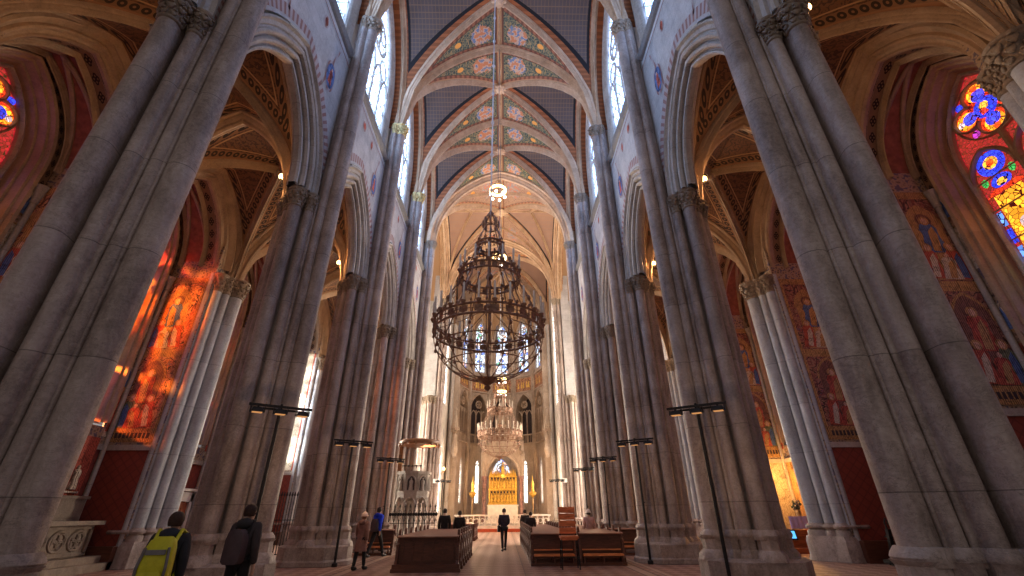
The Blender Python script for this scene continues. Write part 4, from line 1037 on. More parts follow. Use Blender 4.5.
for sx, nm in ((-1, 'left'), (1, 'right')):
    k = thing('standing_candelabrum', 'tall gilt standing candelabrum with flame-like head, %s of the high altar' % nm, 'candelabrum', (.2+sx*3.1, 49.9, 0))
    b = MB(); b.lathe([(.3, 0), (.3, .2), (.08, .4), (.06, 2.2), (.1, 2.5), (.06, 3.0)], (0, 0, 0), 8); b.build('stem', M_brass, k)
    b = MB(); b.lathe([(.05, 3.0), (.35, 3.3), (.42, 3.5), (.2, 3.6), (.14, 3.9), (.2, 4.3), (.08, 4.6), (.02, 5.1)], (0, 0, 0), 8); b.build('lantern_head', M_gold, k)

# ------------------------------------------------------------------ great ring chandeliers
def make_chandelier(loc, top, label):
    t = thing('ring_chandelier', label, 'chandelier', loc, group='great ring chandeliers')
    def band(name, z, R, h, n):
        b = MB()
        for zz in (z, z+h): b.ring((0, 0, zz), R, .04, 48, 6)
        b.ring((0, 0, z+h*.5), R, .012, 48, 4)
        for k in range(n):
            a = 2*pi*k/n; p = (R*cos(a), R*sin(a)); b.tube([(p[0], p[1], z-.06), (p[0], p[1], z+h+.1)], .022, 5)
            b.blob((p[0]*1.01, p[1]*1.01, z+h+.12), (.045, .045, .06), 6, 4); b.blob((p[0]*1.01, p[1]*1.01, z-.1), (.03, .03, .06), 6, 4)
            # pierced panels between the posts
            a2 = a+pi/n; q = Vector((R*cos(a2), R*sin(a2), z+h*.5)); tx = Vector((-sin(a2), cos(a2), 0))
            rr = min(h*.36, pi*R/n*.7)
            b.tube([q+tx*rr*cos(u*pi/5)+Vector((0, 0, rr*sin(u*pi/5))) for u in range(10)], .014, 4, 0, True)
            rows = [[tuple(q+tx*x+Vector((0, 0, zz))) for x in (-rr*1.1, rr*1.1)] for zz in (-h*.3, h*.3)]
            b.grid(rows)
        return b.build(name, [M_bronze], t, smooth=50)
    band('main_ring', 0, 1.86, .34, 24); band('upper_ring', 2.05, 1.08, .24, 16); band('crown_ring', 3.4, .5, .16, 10)
    c0 = MB(); c0.lathe([(.012, 0), (.055, .02), (.06, .06), (.034, .08), (.034, .62), (.012, .66)], (0, 0, 0), 8)
    first_c = None
    for z, R, n, k in ((.42, 1.9, 24, 1.0), (2.36, 1.1, 14, 1.0)):
        for i in range(n):
            a = 2*pi*(i+.5)/n
            if first_c is None: first_c = c0.build('candle', M_candle, t, smooth=50); o = first_c
            else: o = first_c.copy(); COL.objects.link(o); o.parent = t
            o.location = (R*cos(a), R*sin(a), z)
    b = MB(); b.lathe([(.02, -.12), (.075, -.02), (.085, .02), (.03, .02)], (0, 0, 0), 8); cup = None
    for z, R, n in ((.42, 1.9, 24), (2.36, 1.1, 14)):
        for i in range(n):
            a = 2*pi*(i+.5)/n
            if cup is None: cup = o = b.build('drip_cup', M_bronze, t, smooth=50)
            else: o = cup.copy(); COL.objects.link(o); o.parent = t
            o.location = (R*cos(a), R*sin(a), z)
    b = MB()   # scrolling struts between the tiers
    for k in range(12):
        a = 2*pi*k/12; C, Sn = cos(a), sin(a)
        b.tube([(r*C, r*Sn, z) for r, z in ((1.86, .34), (1.62, .75), (1.5, 1.15), (1.3, 1.5), (1.12, 1.85), (1.08, 2.05))], .024, 5)
        b.tube([((r)*C, r*Sn, z) for r, z in ((1.5, 1.15), (1.36, 1.02), (1.26, 1.16), (1.34, 1.3), (1.42, 1.22))], .018, 5)
        b.tube([(r*C, r*Sn, z) for r, z in ((1.08, 2.3), (.95, 2.6), (.72, 2.85), (.6, 3.15), (.5, 3.4))], .02, 5)
        b.blob((1.55*C, 1.55*Sn, 1.0), (.07, .07, .1), 6, 4); b.blob((.85*C, .85*Sn, 2.75), (.05, .05, .08), 6, 4)
    b.build('scroll_struts', M_bronze, t, smooth=60)
    b = MB()   # hanging basket of curved bars with a ring and a bottom boss
    for k in range(16):
        a = 2*pi*k/16; b.tube([(1.86*cos(f)*cos(a), 1.86*cos(f)*sin(a), -1.62*sin(f)) for f in [i*pi/2/9 for i in range(10)]], .018, 5)
    for f in (.35, .75): b.ring((0, 0, -1.62*sin(f)), 1.86*cos(f), .02, 40, 5)
    for k in range(16): b.blob((1.86*cos(.35)*cos(2*pi*k/16), 1.86*cos(.35)*sin(2*pi*k/16), -1.62*sin(.35)-.05), (.06, .06, .08), 6, 4)
    b.lathe([(.03, -1.95), (.12, -1.85), (.06, -1.76), (.3, -1.64), (.34, -1.56), (.1, -1.5)], (0, 0, 0), 12); b.build('basket', M_bronze, t, smooth=60)
    b = MB()   # lantern crown and central stem
    b.lathe([(.03, -1.6), (.03, 5.2)], (0, 0, 0), 6); b.blob((0, 0, .95), (.2, .2, .16), 10, 6); b.blob((0, 0, 2.2), (.14, .14, .14), 10, 6)
    for k in range(8):
        a = 2*pi*k/8; C, Sn = cos(a), sin(a)
        b.tube([(r*C, r*Sn, z) for r, z in ((.5, 3.5), (.46, 3.85), (.3, 4.2), (.22, 4.4), (.24, 4.75), (.05, 5.1))], .02, 5)
        b.lathe([(.02, 4.35), (.05, 4.5), (.02, 4.7)], (.3*C, .3*Sn, 0), 6); b.tube([(.03*C, .03*Sn, .95), (.9*C, .9*Sn, .5), (1.84*C, 1.84*Sn, .17)], .016, 5)
    for zz in (4.35, 4.75): b.ring((0, 0, zz), .25, .025, 20, 5)
    b.build('lantern_crown', M_bronze, t, smooth=60)
    b = MB(); b.tube([(0, 0, 5.1), (0, 0, top-loc[2])], .032, 6)
    z = 6.2
    while z < top-loc[2]-.5: b.blob((0, 0, z), (.07, .07, .11), 8, 5); z += 1.9
    b.build('chain', M_chain, t)
    return t
M_chain = plain('pale_steel_chain', (.42, .42, .44), .4, .2)
make_chandelier((-.16, 14.0, 7.1), 29.8, 'huge bronze ring chandelier with two rings of candles hanging in the near nave')
make_chandelier((-.03, 39.0, 7.4), 29.9, 'smaller looking bronze ring chandelier hanging in front of the high altar canopy')
def make_pendant(loc, top, label):
    t = thing('crown_pendant', label, 'pendant lamp', loc, group='crown pendants on long chains')
    b = MB(); b.ring((0, 0, 0), .42, .045, 24, 8); b.lathe([(.37, -.05), (.47, -.05), (.47, .05), (.37, .05), (.37, -.05)], (0, 0, 0), 24, 0, 0, False); b.build('glowing_ring', M_bulb, t, smooth=60)
    b = MB()
    for k in range(6):
        a = pi*k/3+.3; b.tube([(.42*cos(a), .42*sin(a), .02), (.2*cos(a), .2*sin(a), .55), (0, 0, .8)], .012, 4)
        b.tube([(.42*cos(a), .42*sin(a), 0), (.4*cos(a), .4*sin(a), -.3)], .012, 4)
    b.build('hangers', M_brass, t)
    b = MB(); b.blob((0, 0, 0), (.075, .075, .09), 10, 6); f = b.build('bulb', M_bulbw, t, smooth=60)
    for k in range(6):
        o = f if k == 0 else f.copy()
        if k: COL.objects.link(o); o.parent = t
        a = pi*k/3+.3; o.location = (.4*cos(a), .4*sin(a), -.36)
    b = MB(); b.tube([(0, 0, .8), (0, 0, top-loc[2])], .02, 5); b.build('chain', M_grey, t)
    return t
for loc, lab in (((0, 19.22, 17.6), 'crown pendant lamp with glowing ring, topmost of the lit ones, above the chandelier'), ((.04, 25.6, 17.1), 'second lit crown pendant lamp, glowing just inside the top of the big chandelier'),
                 ((.1, 47.0, 14.6), 'small lit crown pendant seen through the bottom of the big chandelier'), ((.1, 45.2, 12.8), 'lowest lit crown pendant, in front of the apse gallery')):
    make_pendant(loc, 29.8, lab)

# ------------------------------------------------------------------ floodlight rails on the pillars
def make_rail():
    t = thing('floodlight_rail', 'x', 'floodlight rail', group='floodlight rails on the pillars')
    b = MB(); b.box((0, 0, 4.25), (1.55, .07, .06)); b.box((0, .06, 4.18), (1.3, .04, .05))
    b.box((0, .2, 4.3), (.05, .4, .05))
    b.build('rail', M_iron, t)
    for s in (-.55, 0, .55):
        b = MB(); b.prism([(-.15, -.1), (.15, -.1), (.15, .1), (-.15, .1)], 4.06, 4.17, 0, .8); b.box((0, 0, 4.22), (.05, .05, .1))
        b.box((-.165, 0, 4.13), (.02, .1, .14)); b.box((.165, 0, 4.13), (.02, .1, .14))
        o = b.build('lamp_head', M_iron, t); o.location.x = s
        g = MB(); g.box((0, -.01, 4.055), (.24, .15, .02)); g.build('lamp_glass', M_lampface, o)
    b = MB(); b.lathe([(.045, .02), (.045, 4.2)], (0, .1, 0), 8); b.lathe([(.1, 0), (.1, .1), (.05, .14)], (0, .1, 0), 10)
    b.box((0, .2, 2.0), (.04, .2, .04)); b.build('cable_pole', M_iron, t)
    return t
rail = make_rail(); rl = ['second', 'third', 'fourth', 'fifth', 'far crossing']
for k, y in enumerate((PY+[P5Y])[1:]):
    for sg, nm in ((-1, 'left'), (1, 'right')):
        if k == 3 and sg < 0: continue
        lab = 'black rail of three floodlights on a pole before the %s %s pillar' % (rl[k], nm); loc = (sg*(PX-(1.25 if k < 4 else 1.8)), y-.92, 0)
        if k == 0 and sg < 0: rail.location = loc; rail.rotation_euler.z = .6; rail['label'] = lab
        else: dup(rail, loc, -sg*.6, lab)

# ------------------------------------------------------------------ aisle lamps
def make_lamp(loc, label):
    t = thing('aisle_lamp', label, 'lamp', loc, group='bare aisle lamps')
    b = MB(); b.tube([(0, .35, -.1), (0, .1, -.12), (0, 0, -.04)], .02, 6); b.lathe([(.03, -.06), (.05, 0), (.03, .03)], (0, 0, 0), 8); b.build('bracket', M_iron, t)
    b = MB(); b.blob((0, 0, .1), (.1, .1, .12), 10, 6); b.build('bulb', M_bulb, t, smooth=60)
    L = bpy.data.lights.new('aisle_lamp_light', 'POINT'); L.color = (1, .50, .19); L.energy = 80; L.shadow_soft_size = .12
    o = bpy.data.objects.new('aisle_lamp_light', L); COL.objects.link(o); o.location = (loc[0], loc[1]-.3, loc[2]-.1)
for sg, nm in ((-1, 'left'), (1, 'right')):
    for k, y in enumerate(PY):
        make_lamp((sg*7.98, y-.1, 12.85), 'bright bare lamp at the vault springing above the %s %s pillar' % (['nearest', 'second', 'third', 'fourth', 'fifth'][k], nm))

# ------------------------------------------------------------------ pews
def pew_end(mb, x, h=1.22, mi=0):
    P = [(-.42, .06), (.42, .06), (.42, .2), (.3, .3), (.34, .46), (.2, .6), (.1, .72), (.14, .86), (.06, .98), (.1, 1.06), (.02, 1.14), (-.1, 1.1), (-.14, 1.0), (-.1, .9), (-.16, .78), (-.3, .7), (-.34, .3), (-.42, .2)]
    P = [(y, z*h/1.14) for y, z in P]; n = len(P)
    mb.loft([[(x+dx, y, z) for y, z in P] for dx in (-.04, .04)], mi)
    for dx in (-.05, .05):
        for y, z, r in ((0, .42, .14), (-.02, .82, .075)):
            mb.tube([(x+dx, y+r*cos(k*pi/5), z+r*sin(k*pi/5)) for k in range(10)], .022, 5, mi, True)
        mb.blob((x+dx, .02, .22), (.03, .09, .09), 6, 4, mi)
def make_pew(name, label, w, closed, loc, group):
    t = thing(name, label, 'pew', loc, group=group); h = w/2
    b = MB(); b.box((0, -.2, .6), (w-.1, .035, .78))
    if closed:
        for k in range(6): b.box((-h+.18+k*(w-.36)/5, -.225, .6), (.06, .03, .72))
        b.box((0, -.225, .26), (w-.1, .05, .1)); b.box((0, -.225, .94), (w-.1, .05, .1))
    b.build('back_panel', M_pew, t)
    b = MB(); b.box((0, -.28, 1.0), (w, .3, .035), 0, 0, .12); b.build('book_ledge', M_pewtop, t)
    b = MB(); b.box((0, .1, .46), (w-.1, .4, .04)); b.build('seat', M_pew, t)
    for s in (-1, 1):
        b = MB(); pew_end(b, s*(h-.02)); b.build('carved_end', M_pew, t)
    b = MB(); b.box((0, -.03, .05), (w+.05, .94, .1))
    if closed: b.box((0, -.42, .12), (w+.14, .12, .2)); b.box((0, -.46, .05), (w+.2, .1, .1))
    b.build('plinth', M_pew, t)
    if not closed:
        b = MB(); b.box((0, -.52, .33), (w-.16, .2, .05)); b.box((0, -.52, .36), (w-.2, .17, .03)); b.build('kneeler', M_kneel, t)
        for s in (-.9, 0, .9): b = MB(); b.box((s*h*.93, -.5, .2), (.05, .14, .26)); b.box((s*h*.93, -.36, .28), (.05, .3, .05)); b.build('kneeler_bracket', M_pew, t)
        b = MB(); b.box((0, -.24, .48), (w-.2, .1, .04)); b.build('lower_rail', M_kneel, t)
    return t
ords = ['rearmost', 'second', 'third', 'fourth', 'fifth', 'sixth', 'seventh', 'eighth', 'ninth', 'tenth', 'eleventh', 'twelfth']
pl = make_pew('pew', 'rearmost dark pew of the left block, with a tall closed wooden back', 2.02, True, (-2.13, 17.05, 0), 'dark pews left of the centre aisle')
for k in range(1, 7): dup(pl, (-2.13, 17.05+k*1.0, 0), 0, '%s pew from the back in the dark block left of the centre aisle' % ords[k])
for k in range(4): dup(pl, (-2.65, 34.0+k*1.0, 0), 0, '%s pew of the small distant block beyond the dark left pews' % (ords[k] if k else 'nearest'))
pr = make_pew('pew', 'rearmost inner pew of the right block with two orange kneelers, behind the tall chair', 1.6, False, (2.16, 18.6, 0), 'open pews right of the centre aisle')
po = dup(pr, (3.9, 18.6, 0), 0, 'rearmost outer pew of the right block, orange kneelers facing the entrance')
for k in range(1, 11):
    dup(pr, (2.16, 18.6+k*1.14, 0), 0, '%s inner pew from the back in the right block' % ords[k]); dup(pr, (3.9, 18.6+k*1.14, 0), 0, '%s outer pew from the back in the right block' % ords[k])
side = dup(pr, (-5.5, 23.5, 0), 0, 'dark bench-like pew by the third left pillar, beside the person in blue')
side2 = dup(pr, (5.65, 22.6, 0), 0, 'short pew half hidden behind the third right pillar plinth')

# tall chair with a padded back
t = thing('padded_high_chair', 'tall chair with four orange leather back pads on thin black legs', 'chair', (2.6, 17.3, 0))
for k in range(4):
    b = MB(); z = 1.02+k*.215; b.loft([[(x, y, z+dz) for x, y in ((-.29, .16+.03*k), (.29, .16+.03*k), (.29, .24+.03*k), (-.29, .24+.03*k))] for dz in (0, .02, .17, .19)]); b.box((0, .15+.03*k, z+.095), (.54, .03, .15)); b.build('back_pad', M_chair, t)
b = MB(); b.box((0, -.06, .93), (.62, .5, .07)); b.box((0, -.06, .87), (.56, .44, .06)); b.build('seat', M_chair, t)
for sx in (-1, 1):
    for sy in (-1, 1):
        b = MB(); b.tube([(sx*.27, -.06+sy*.2, .9), (sx*.29, -.06+sy*.25, 0)], .022, 6)
        if sy > 0: b.tube([(sx*.27, .16, .9), (sx*.27, .3, 1.86)], .02, 6)
        b.build('leg', M_iron, t)
b = MB()
for z in (.25, .55):
    for sx in (-1, 1): b.tube([(sx*.28, -.28, z), (sx*.28, .17, z)], .014, 5)
b.tube([(-.28, -.28, .35), (.28, -.28, .35)], .014, 5); b.build('stretcher', M_iron, t)

# ------------------------------------------------------------------ pulpit
M_pulpit = stone('pulpit_stone', (.14, .11, .09), (.37, .31, .27), (.54, .47, .41), 3, 0, .5)
t = thing('pulpit', 'carved stone pulpit with saints in niches beside the fourth left pillar, wooden canopy above', 'pulpit', (-5.3, 30.2, 0))
hexa = lambda r, n=8, a=pi/8: [(r*cos(a+2*pi*k/n), r*sin(a+2*pi*k/n)) for k in range(n)]
b = MB(); b.prism(hexa(1.15), 0, .25); b.prism(hexa(1.05), .25, .5); b.build('base_step', M_cream, t)
b = MB()
for x, y in hexa(.85): b.lathe([(.14, .5), (.14, .65), (.085, .75), (.085, 2.0), (.14, 2.15), (.15, 2.25)], (x, y, 0), 8)
b.lathe([(.3, .5), (.3, .7), (.2, .8), (.2, 2.2), (.35, 2.35)], (0, 0, 0), 10)
b.build('column', M_pulpit, t, smooth=50)
b = MB(); b.prism(hexa(1.0), 2.5, 2.8); b.prism(hexa(.96), 2.8, 3.85); b.prism(hexa(1.08), 3.85, 4.0); b.prism(hexa(1.04), 2.72, 2.84)
H8 = hexa(.98)
for k in range(8):
    A, B = Vector((*H8[k], 0)), Vector((*H8[(k+1) % 8], 0)); m_ = (A+B)/2; ax = (B-A).normalized(); o_ = m_.normalized()
    f = lambda s, z, d, m_=m_, ax=ax, o_=o_: tuple(m_+ax*s-o_*d+Vector((0, 0, z)))
    b.add([f(-.22, 2.92, -.012), f(.22, 2.92, -.012), f(.22, 3.5, -.012), f(0, 3.72, -.012), f(-.22, 3.5, -.012)], [(0, 1, 2, 3, 4)], 1); archband(b, .24, c_for(.24, .34), [(.09, -.02), (.05, -.07), (0, -.03)], f, 3.35, .45, 8); statue(b, *(m_+o_*.02+Vector((0, 0, 2.9))), .72)  # flat dark panel paints in the shade of each niche
    archband(b, .3, c_for(.3, .42), [(.1, 0), (.04, -.06), (-.03, .04)], f, 2.1, 0, 8)
    wallstrip(b, f, -.38, .38, 2.1, 2.55, [(.3, c_for(.3, .42), 0, 2.1, 2.1)], .03, 10)
b.build('parapet', [M_pulpit, M_frdark_shade], t, smooth=35)
b = MB()
for k in range(5):
    s = -.5+k*.25; b.tube([(s, -1.0, 4.0), (s, -1.05, 4.25)], .02, 5); b.blob((s, -1.05, 4.28), (.07, .05, .05), 6, 4)
b.tube([(-.6, -1.05, 4.27), (.6, -1.05, 4.27)], .03, 6); b.build('lectern_rail', M_iron, t)
b = MB(); b.lathe([(.3, 5.55), (1.24, 5.6), (1.3, 5.68), (1.3, 5.8), (1.2, 5.88), (.4, 5.95), (.05, 5.98)], (.15, 0, 0), 16)
for k in range(16): b.blob((.15+1.28*cos(k*pi/8), 1.28*sin(k*pi/8), 5.58), (.07, .07, .09), 6, 4)
b.build('canopy', M_oak, t, smooth=35)
b = MB(); b.box((-1.1, .5, 4.9), (.25, .12, 1.8)); b.box((-.7, .4, 5.7), (.9, .12, .12)); b.build('canopy_bracket', M_oak, t)

# wrought iron railing with leafy finials beside the pulpit
def iron_rail(label, loc, w, h, n, rz=0, name='iron_railing', group=None, leafy=True):
    t = thing(name, label, 'railing', loc, rz, group)
    b = MB()
    for z in (.12, h*.6): b.box((0, 0, z), (w, .03, .03))
    b.build('rail', M_iron, t)
    first = None
    b = MB(); b.tube([(0, 0, 0), (0, 0, h)], .018, 5); b.lathe([(.02, h), (.05, h+.06), (.01, h+.2)], (0, 0, 0), 5)
    if leafy:
        for s in (-1, 1):
            b.tube([(0, 0, h*.62), (s*.09, 0, h*.75), (s*.1, 0, h*.9), (s*.03, 0, h*.93)], .014, 4); b.blob((s*.08, 0, h*.83), (.075, .025, .1), 6, 4)
    for k in range(n):
        if first is None: first = b.build('baluster', M_iron, t); o = first
        else: o = first.copy(); COL.objects.link(o); o.parent = t
        o.location.x = -w/2+w*k/(n-1)
    return t
iron_rail('black wrought iron railing with leafy finials in front of the pulpit', (-5.2, 28.4, 0), 3.2, 1.95, 12)
iron_rail('tall black iron grille of an aisle chapel, seen between the second and third left pillars', (-9.4, 22.4, 0), 3.0, 2.4, 26, 0, 'iron_grille', None, False)
iron_rail('low dark iron grille before the orange-lit chapel on the right', (11.2, 21.6, 0), 2.0, 1.25, 20, 0, 'iron_grille', None, False)

# notice boards on the crossing pillars
for sg, nm in ((-1, 'left'), (1, 'right')):
    t = thing('notice_board', 'small white notice board fixed on the %s crossing pillar' % nm, 'notice', (sg*5.78, 42.7, 4.2))
    b = MB(); b.box((0, 0, 0), (.46, .03, .36)); b.build('sheet', plain('white_paper', (.75, .74, .72), .6, 0, .05), t)
    b = MB()
    for x, z, w, h in ((0, .19, .5, .03), (0, -.19, .5, .03), (-.24, 0, .03, .4), (.24, 0, .03, .4)): b.box((x, 0, z), (w, .05, h))
    b.box((0, .25, 0), (.05, .5, .05)); b.build('frame', M_grey, t)

# ------------------------------------------------------------------ side altar on the left, its bench steps
M_altar = stone('brown_altar_stone', (.10, .07, .05), (.20, .145, .105), (.32, .25, .19), 3, 0, .4)
t = thing('side_altar', 'carved stone side altar with three pierced roundels against the left wall', 'altar', (-14.35, 16.6, 0), pi/2)
# local: x along the wall, -y towards the aisle
b = MB(); b.box((0, -.2, .12), (3.6, 1.7, .24)); b.box((0, -.1, .34), (3.2, 1.3, .2)); b.build('step', M_altar, t)
b = MB(); b.box((0, .15, .9), (2.3, .8, .92))
for z in (.52, 1.32): b.box((0, -.28, z), (2.36, .1, .1))
for x in (-1.13, 1.13): b.box((x, -.28, .92), (.1, .1, .8))
for k in range(3):
    f = lambda s, z, d: (s, -.27+d, z)
    flatring(b, f, -.7+k*.7, .92, .29, .045, 0, .05, 0, 18)
    for q in range(4): flatring(b, f, -.7+k*.7+.13*cos(pi/4+q*pi/2), .92+.13*sin(pi/4+q*pi/2), .12, .03, 0, .05, 0, 12)
b.build('carved_front', M_altar, t)
b = MB(); b.box((0, .05, 1.45), (2.7, 1.15, .13)); b.build('altar_slab', M_altar, t)
b = MB(); b.box((0, .5, 1.85), (2.4, .3, .7)); b.box((0, .33, 1.85), (1.9, .06, .44)); b.box((0, .5, 2.25), (2.6, .4, .1)); b.build('predella', M_altar, t)
b = MB(); b.box((0, .62, 3.3), (2.1, .08, 2.0)); b.build('red_panel', M_frred, t)
b = MB()
for k in range(3):
    statue(b, -.6+k*.6, .55, 2.5, .8)
b.box((0, .55, 2.42), (1.8, .1, .06)); b.build('white_figures', M_frwhite, t)

# red-brown door in its stone frame
XW = -(AW+D_IN)
d_ = bpy.data.objects.new('door_1', None); COL.objects.link(d_); struct(d_, 'red-brown wooden door in a pale stone frame behind the left aisle pier')
b = MB(); b.box((XW+.1, 23.55, 1.1), (.08, 1.0, 2.2))
for y in (23.3, 23.8):
    for z in (.6, 1.6): b.box((XW+.15, y, z), (.04, .34, .75))
b.build('door_leaf', M_door, d_)
b = MB()
for y in (22.95, 24.15): b.box((XW+.12, y, 1.3), (.2, .2, 2.6))
b.box((XW+.12, 23.55, 2.45), (.2, 1.4, .4)); b.box((XW+.14, 23.55, 2.75), (.26, 1.6, .12)); b.build('door_frame', M_white, d_)
b = MB(); b.blob((XW+.2, 23.95, 1.05), (.05, .05, .05), 8, 5); b.build('door_handle', M_brass, d_)

# ------------------------------------------------------------------ orange-lit chapel on the right
t = thing('altar_table', 'small chapel altar table under a lavender cloth, right of the third pillar', 'altar', (14.05, 23.0, 0))
b = MB(); b.box((0, 0, .45), (1.3, .6, .9)); b.box((0, -.5, .1), (1.9, .9, .2)); b.build('table', M_door, t)
b = MB(); b.grid([[(x, -.34-.012*cos(x*30), z) for x in [-.5+i*.05 for i in range(21)]] for z in (.95, 1.2, 1.45)]); b.box((0, -.3, 1.2), (1.0, .05, .5)); b.build('lavender_cloth', plain('lavender_cloth', (.42, .36, .72), .8, 0, .12), t)
t = thing('flower_vase', 'vase of pale flowers on the lavender altar table', 'vase', (14.25, 23.0, 1.46))
b = MB(); b.lathe([(.07, 0), (.1, .1), (.05, .22), (.08, .28)], (0, 0, 0), 10); b.build('vase', M_brass, t, smooth=50)
b = MB()
for k in range(26): b.blob((random.uniform(-.2, .2), random.uniform(-.15, .15), .38+random.uniform(-.1, .25)), (.06, .06, .05), 6, 4, k % 2)
for k in range(10): b.tube([(0, 0, .2), (random.uniform(-.18, .18), random.uniform(-.1, .1), .5)], .012, 4, 1)
b.build('bouquet', [M_frwhite, M_frgreen], t)
t = thing('info_screen', 'small lit blue screen on a stand in front of the orange-lit chapel', 'screen', (12.3, 20.9, 0), -.2)
b = MB(); b.box((0, 0, .78), (.62, .06, .38), 0, 0, -.3); b.build('housing', M_iron, t)
b = MB(); b.box((0, -.035, .79), (.52, .01, .28), 0, 0, -.3); b.build('display', M_screen, t)
b = MB(); b.lathe([(.2, 0), (.2, .04), (.04, .07), (.04, .7)], (0, .03, 0), 10); b.build('stand', M_iron, t)
t = thing('iron_candle_stand', 'black iron stand with a hooked top against the red wall on the right', 'stand', (13.9, 17.45, 0), .2)
b = MB(); b.box((0, 0, .12), (.75, .45, .1)); b.box((0, 0, .04), (.5, .3, .08)); b.build('foot', M_iron, t)
b = MB(); b.box((0, .05, .6), (.14, .1, 1.0), 0, 0, .15); b.tube([(0, 0, 1.05), (-.02, 0, 1.3), (.06, 0, 1.42), (.14, 0, 1.34), (.1, 0, 1.24)], .03, 6); b.build('hooked_post', M_iron, t)
b = MB(); b.tube([(-.3, 0, .16), (-.1, .02, .7)], .02, 5); b.box((.3, .05, .85), (.6, .3, .04)); b.build('tray', M_iron, t)

# ------------------------------------------------------------------ people
def cloth(name, c): return plain(name, c, .85, 0, .3, 9, .3)
SKIN = plain('skin', (.50, .31, .23), .55, 0, .1)
def skinned(name, chains, m, parent, root=0, sub=1):
    """one continuous surface grown around connected joints; chains = lists of (key, point, radius)"""
    idx = {}; vs = []; rs = []; es = []
    for ch in chains:
        last = None
        for key, p, r in ch:
            if key not in idx: idx[key] = len(vs); vs.append(p); rs.append(r)
            if last is not None: es.append((last, idx[key]))
            last = idx[key]
    me = bpy.data.meshes.new(name); me.from_pydata(vs, es, []); me.materials.append(m)
    o = bpy.data.objects.new(name, me); COL.objects.link(o); o.parent = parent
    k = o.modifiers.new('Skin', 'SKIN'); k.use_smooth_shade = True
    for i, r in enumerate(rs):
        v = me.skin_vertices[0].data[i]; v.radius = r if isinstance(r, tuple) else (r, r); v.use_root = (i == root)
    sd = o.modifiers.new('Sub', 'SUBSURF'); sd.levels = sub; sd.render_levels = sub
    return o
def limb(a, b, t): return tuple(a[i]+(b[i]-a[i])*t for i in range(3))
def person(label, loc, rz, H=1.72, pose='stand', coat=None, legs=None, hair=(.05, .03, .02), hat=None, coat_len=.80, stride=.0, arms=None, shoe=(.02, .02, .02), hood=None, bald=False):
    k = H/1.72; t = thing('person', label, 'person', loc, rz); S_ = lambda p: tuple(x*k for x in p)
    sit = pose == 'sit'; dz = -.42 if sit else 0
    pel, wai, che, nec = (0, 0, .95+dz), (0, -.005, 1.1+dz), (0, 0, 1.32+dz), (0, -.01, 1.47+dz)
    chin, skull, top = (0, .035, 1.545+dz), (0, .01, 1.62+dz), (0, .0, 1.685+dz)
    L = {}
    for s, n in ((-1, 'l'), (1, 'r')):
        st = stride*s
        if sit: hip, kn, an, toe = (s*.09, .02, .93+dz), (s*.12, .44, .5), (s*.11, .42, .08), (s*.12, .58, .03)
        else: hip, kn, an, toe = (s*.09, 0, .9), (s*.1, st*.22+.03*abs(stride), .5), (s*.1, st*.45, .08), (s*.11, st*.45+.15, .03)
        sh = (s*.185, -.01, 1.41+dz)
        el, wr = (arms or {}).get(n, ((s*.235, -.03-st*.12, 1.12), (s*.22, .06-st*.2, .88)))
        if sit: el, wr = (s*.22, .06, 1.14+dz), (s*.1, .28, 1.0+dz)
        L[n] = (hip, kn, an, toe, sh, el, wr)
    body = [[('pel', S_(pel), (.12*k, .1*k)), ('wai', S_(wai), (.115*k, .09*k)), ('che', S_(che), (.14*k, .1*k)), ('nec', S_(nec), .055*k), ('chin', S_(chin), (.058*k, .062*k)), ('sk', S_(skull), (.076*k, .09*k)), ('top', S_(top), (.06*k, .07*k))]]
    for n in 'lr':
        hip, kn, an, toe, sh, el, wr = L[n]
        body.append([('pel', None, 0), (n+'hip', S_(hip), .085*k), (n+'kn', S_(kn), .058*k), (n+'an', S_(an), .042*k), (n+'toe', S_(toe), (.042*k, .03*k))])
        body.append([('che', None, 0), (n+'sh', S_(sh), .058*k), (n+'el', S_(el), .045*k), (n+'wr', S_(wr), .03*k)])
        # hand: palm, four unequal fingers and a thumb from the side of the palm
        d = (Vector(wr)-Vector(el)).normalized(); side = Vector((1, 0, 0)) if abs(d.x) < .8 else Vector((0, 1, 0)); s = -1 if n == 'l' else 1
        fw = d.cross(side).normalized()
        palm = Vector(wr)+d*.06; body.append([(n+'wr', None, 0), (n+'pa', S_(palm), (.032*k, .018*k))])
        for i, (o, ln) in enumerate(((-.03, .06), (-.01, .075), (.01, .07), (.03, .055))):
            b0 = palm+d*.035+fw*o; b1 = b0+d*ln*.55; b2 = b1+d*ln*.4-side*s*.02
            body.append([(n+'pa', None, 0), (n+'f%d' % i, S_(b0), .009*k), (n+'g%d' % i, S_(b1), .0085*k), (n+'h%d' % i, S_(b2), .007*k)])
        th = palm-d*.01-fw*.035; body.append([(n+'pa', None, 0), (n+'t0', S_(th), .011*k), (n+'t1', S_(th+d*.04-fw*.015), .009*k)])
    # drop the placeholder points of shared joints
    flat = {}
    for ch in body:
        for key, p, r in ch:
            if p is not None: flat[key] = (p, r)
    body = [[(key, *flat[key]) for key, p, r in ch] for ch in body]
    bo = skinned('body', body, SKIN, t)
    # face: nose, eyes, mouth, ears
    hz = (1.62+dz)*k
    f = MB(); f.blob((0, .108*k, hz-.012), (.012, .02, .024), 6, 4); f.build('nose', SKIN, bo)
    f = MB()
    for s in (-1, 1): f.blob((s*.03*k, .094*k, hz+.012), (.012, .008, .007), 6, 4)
    f.build('eyes', M_iron, bo)
    f = MB(); f.blob((0, .092*k, hz-.052), (.022, .008, .006), 6, 4); f.build('mouth', plain('lips', (.38, .14, .12)), bo)
    f = MB()
    for s in (-1, 1): f.blob((s*.08*k, .0, hz), (.012, .022, .034), 6, 4)
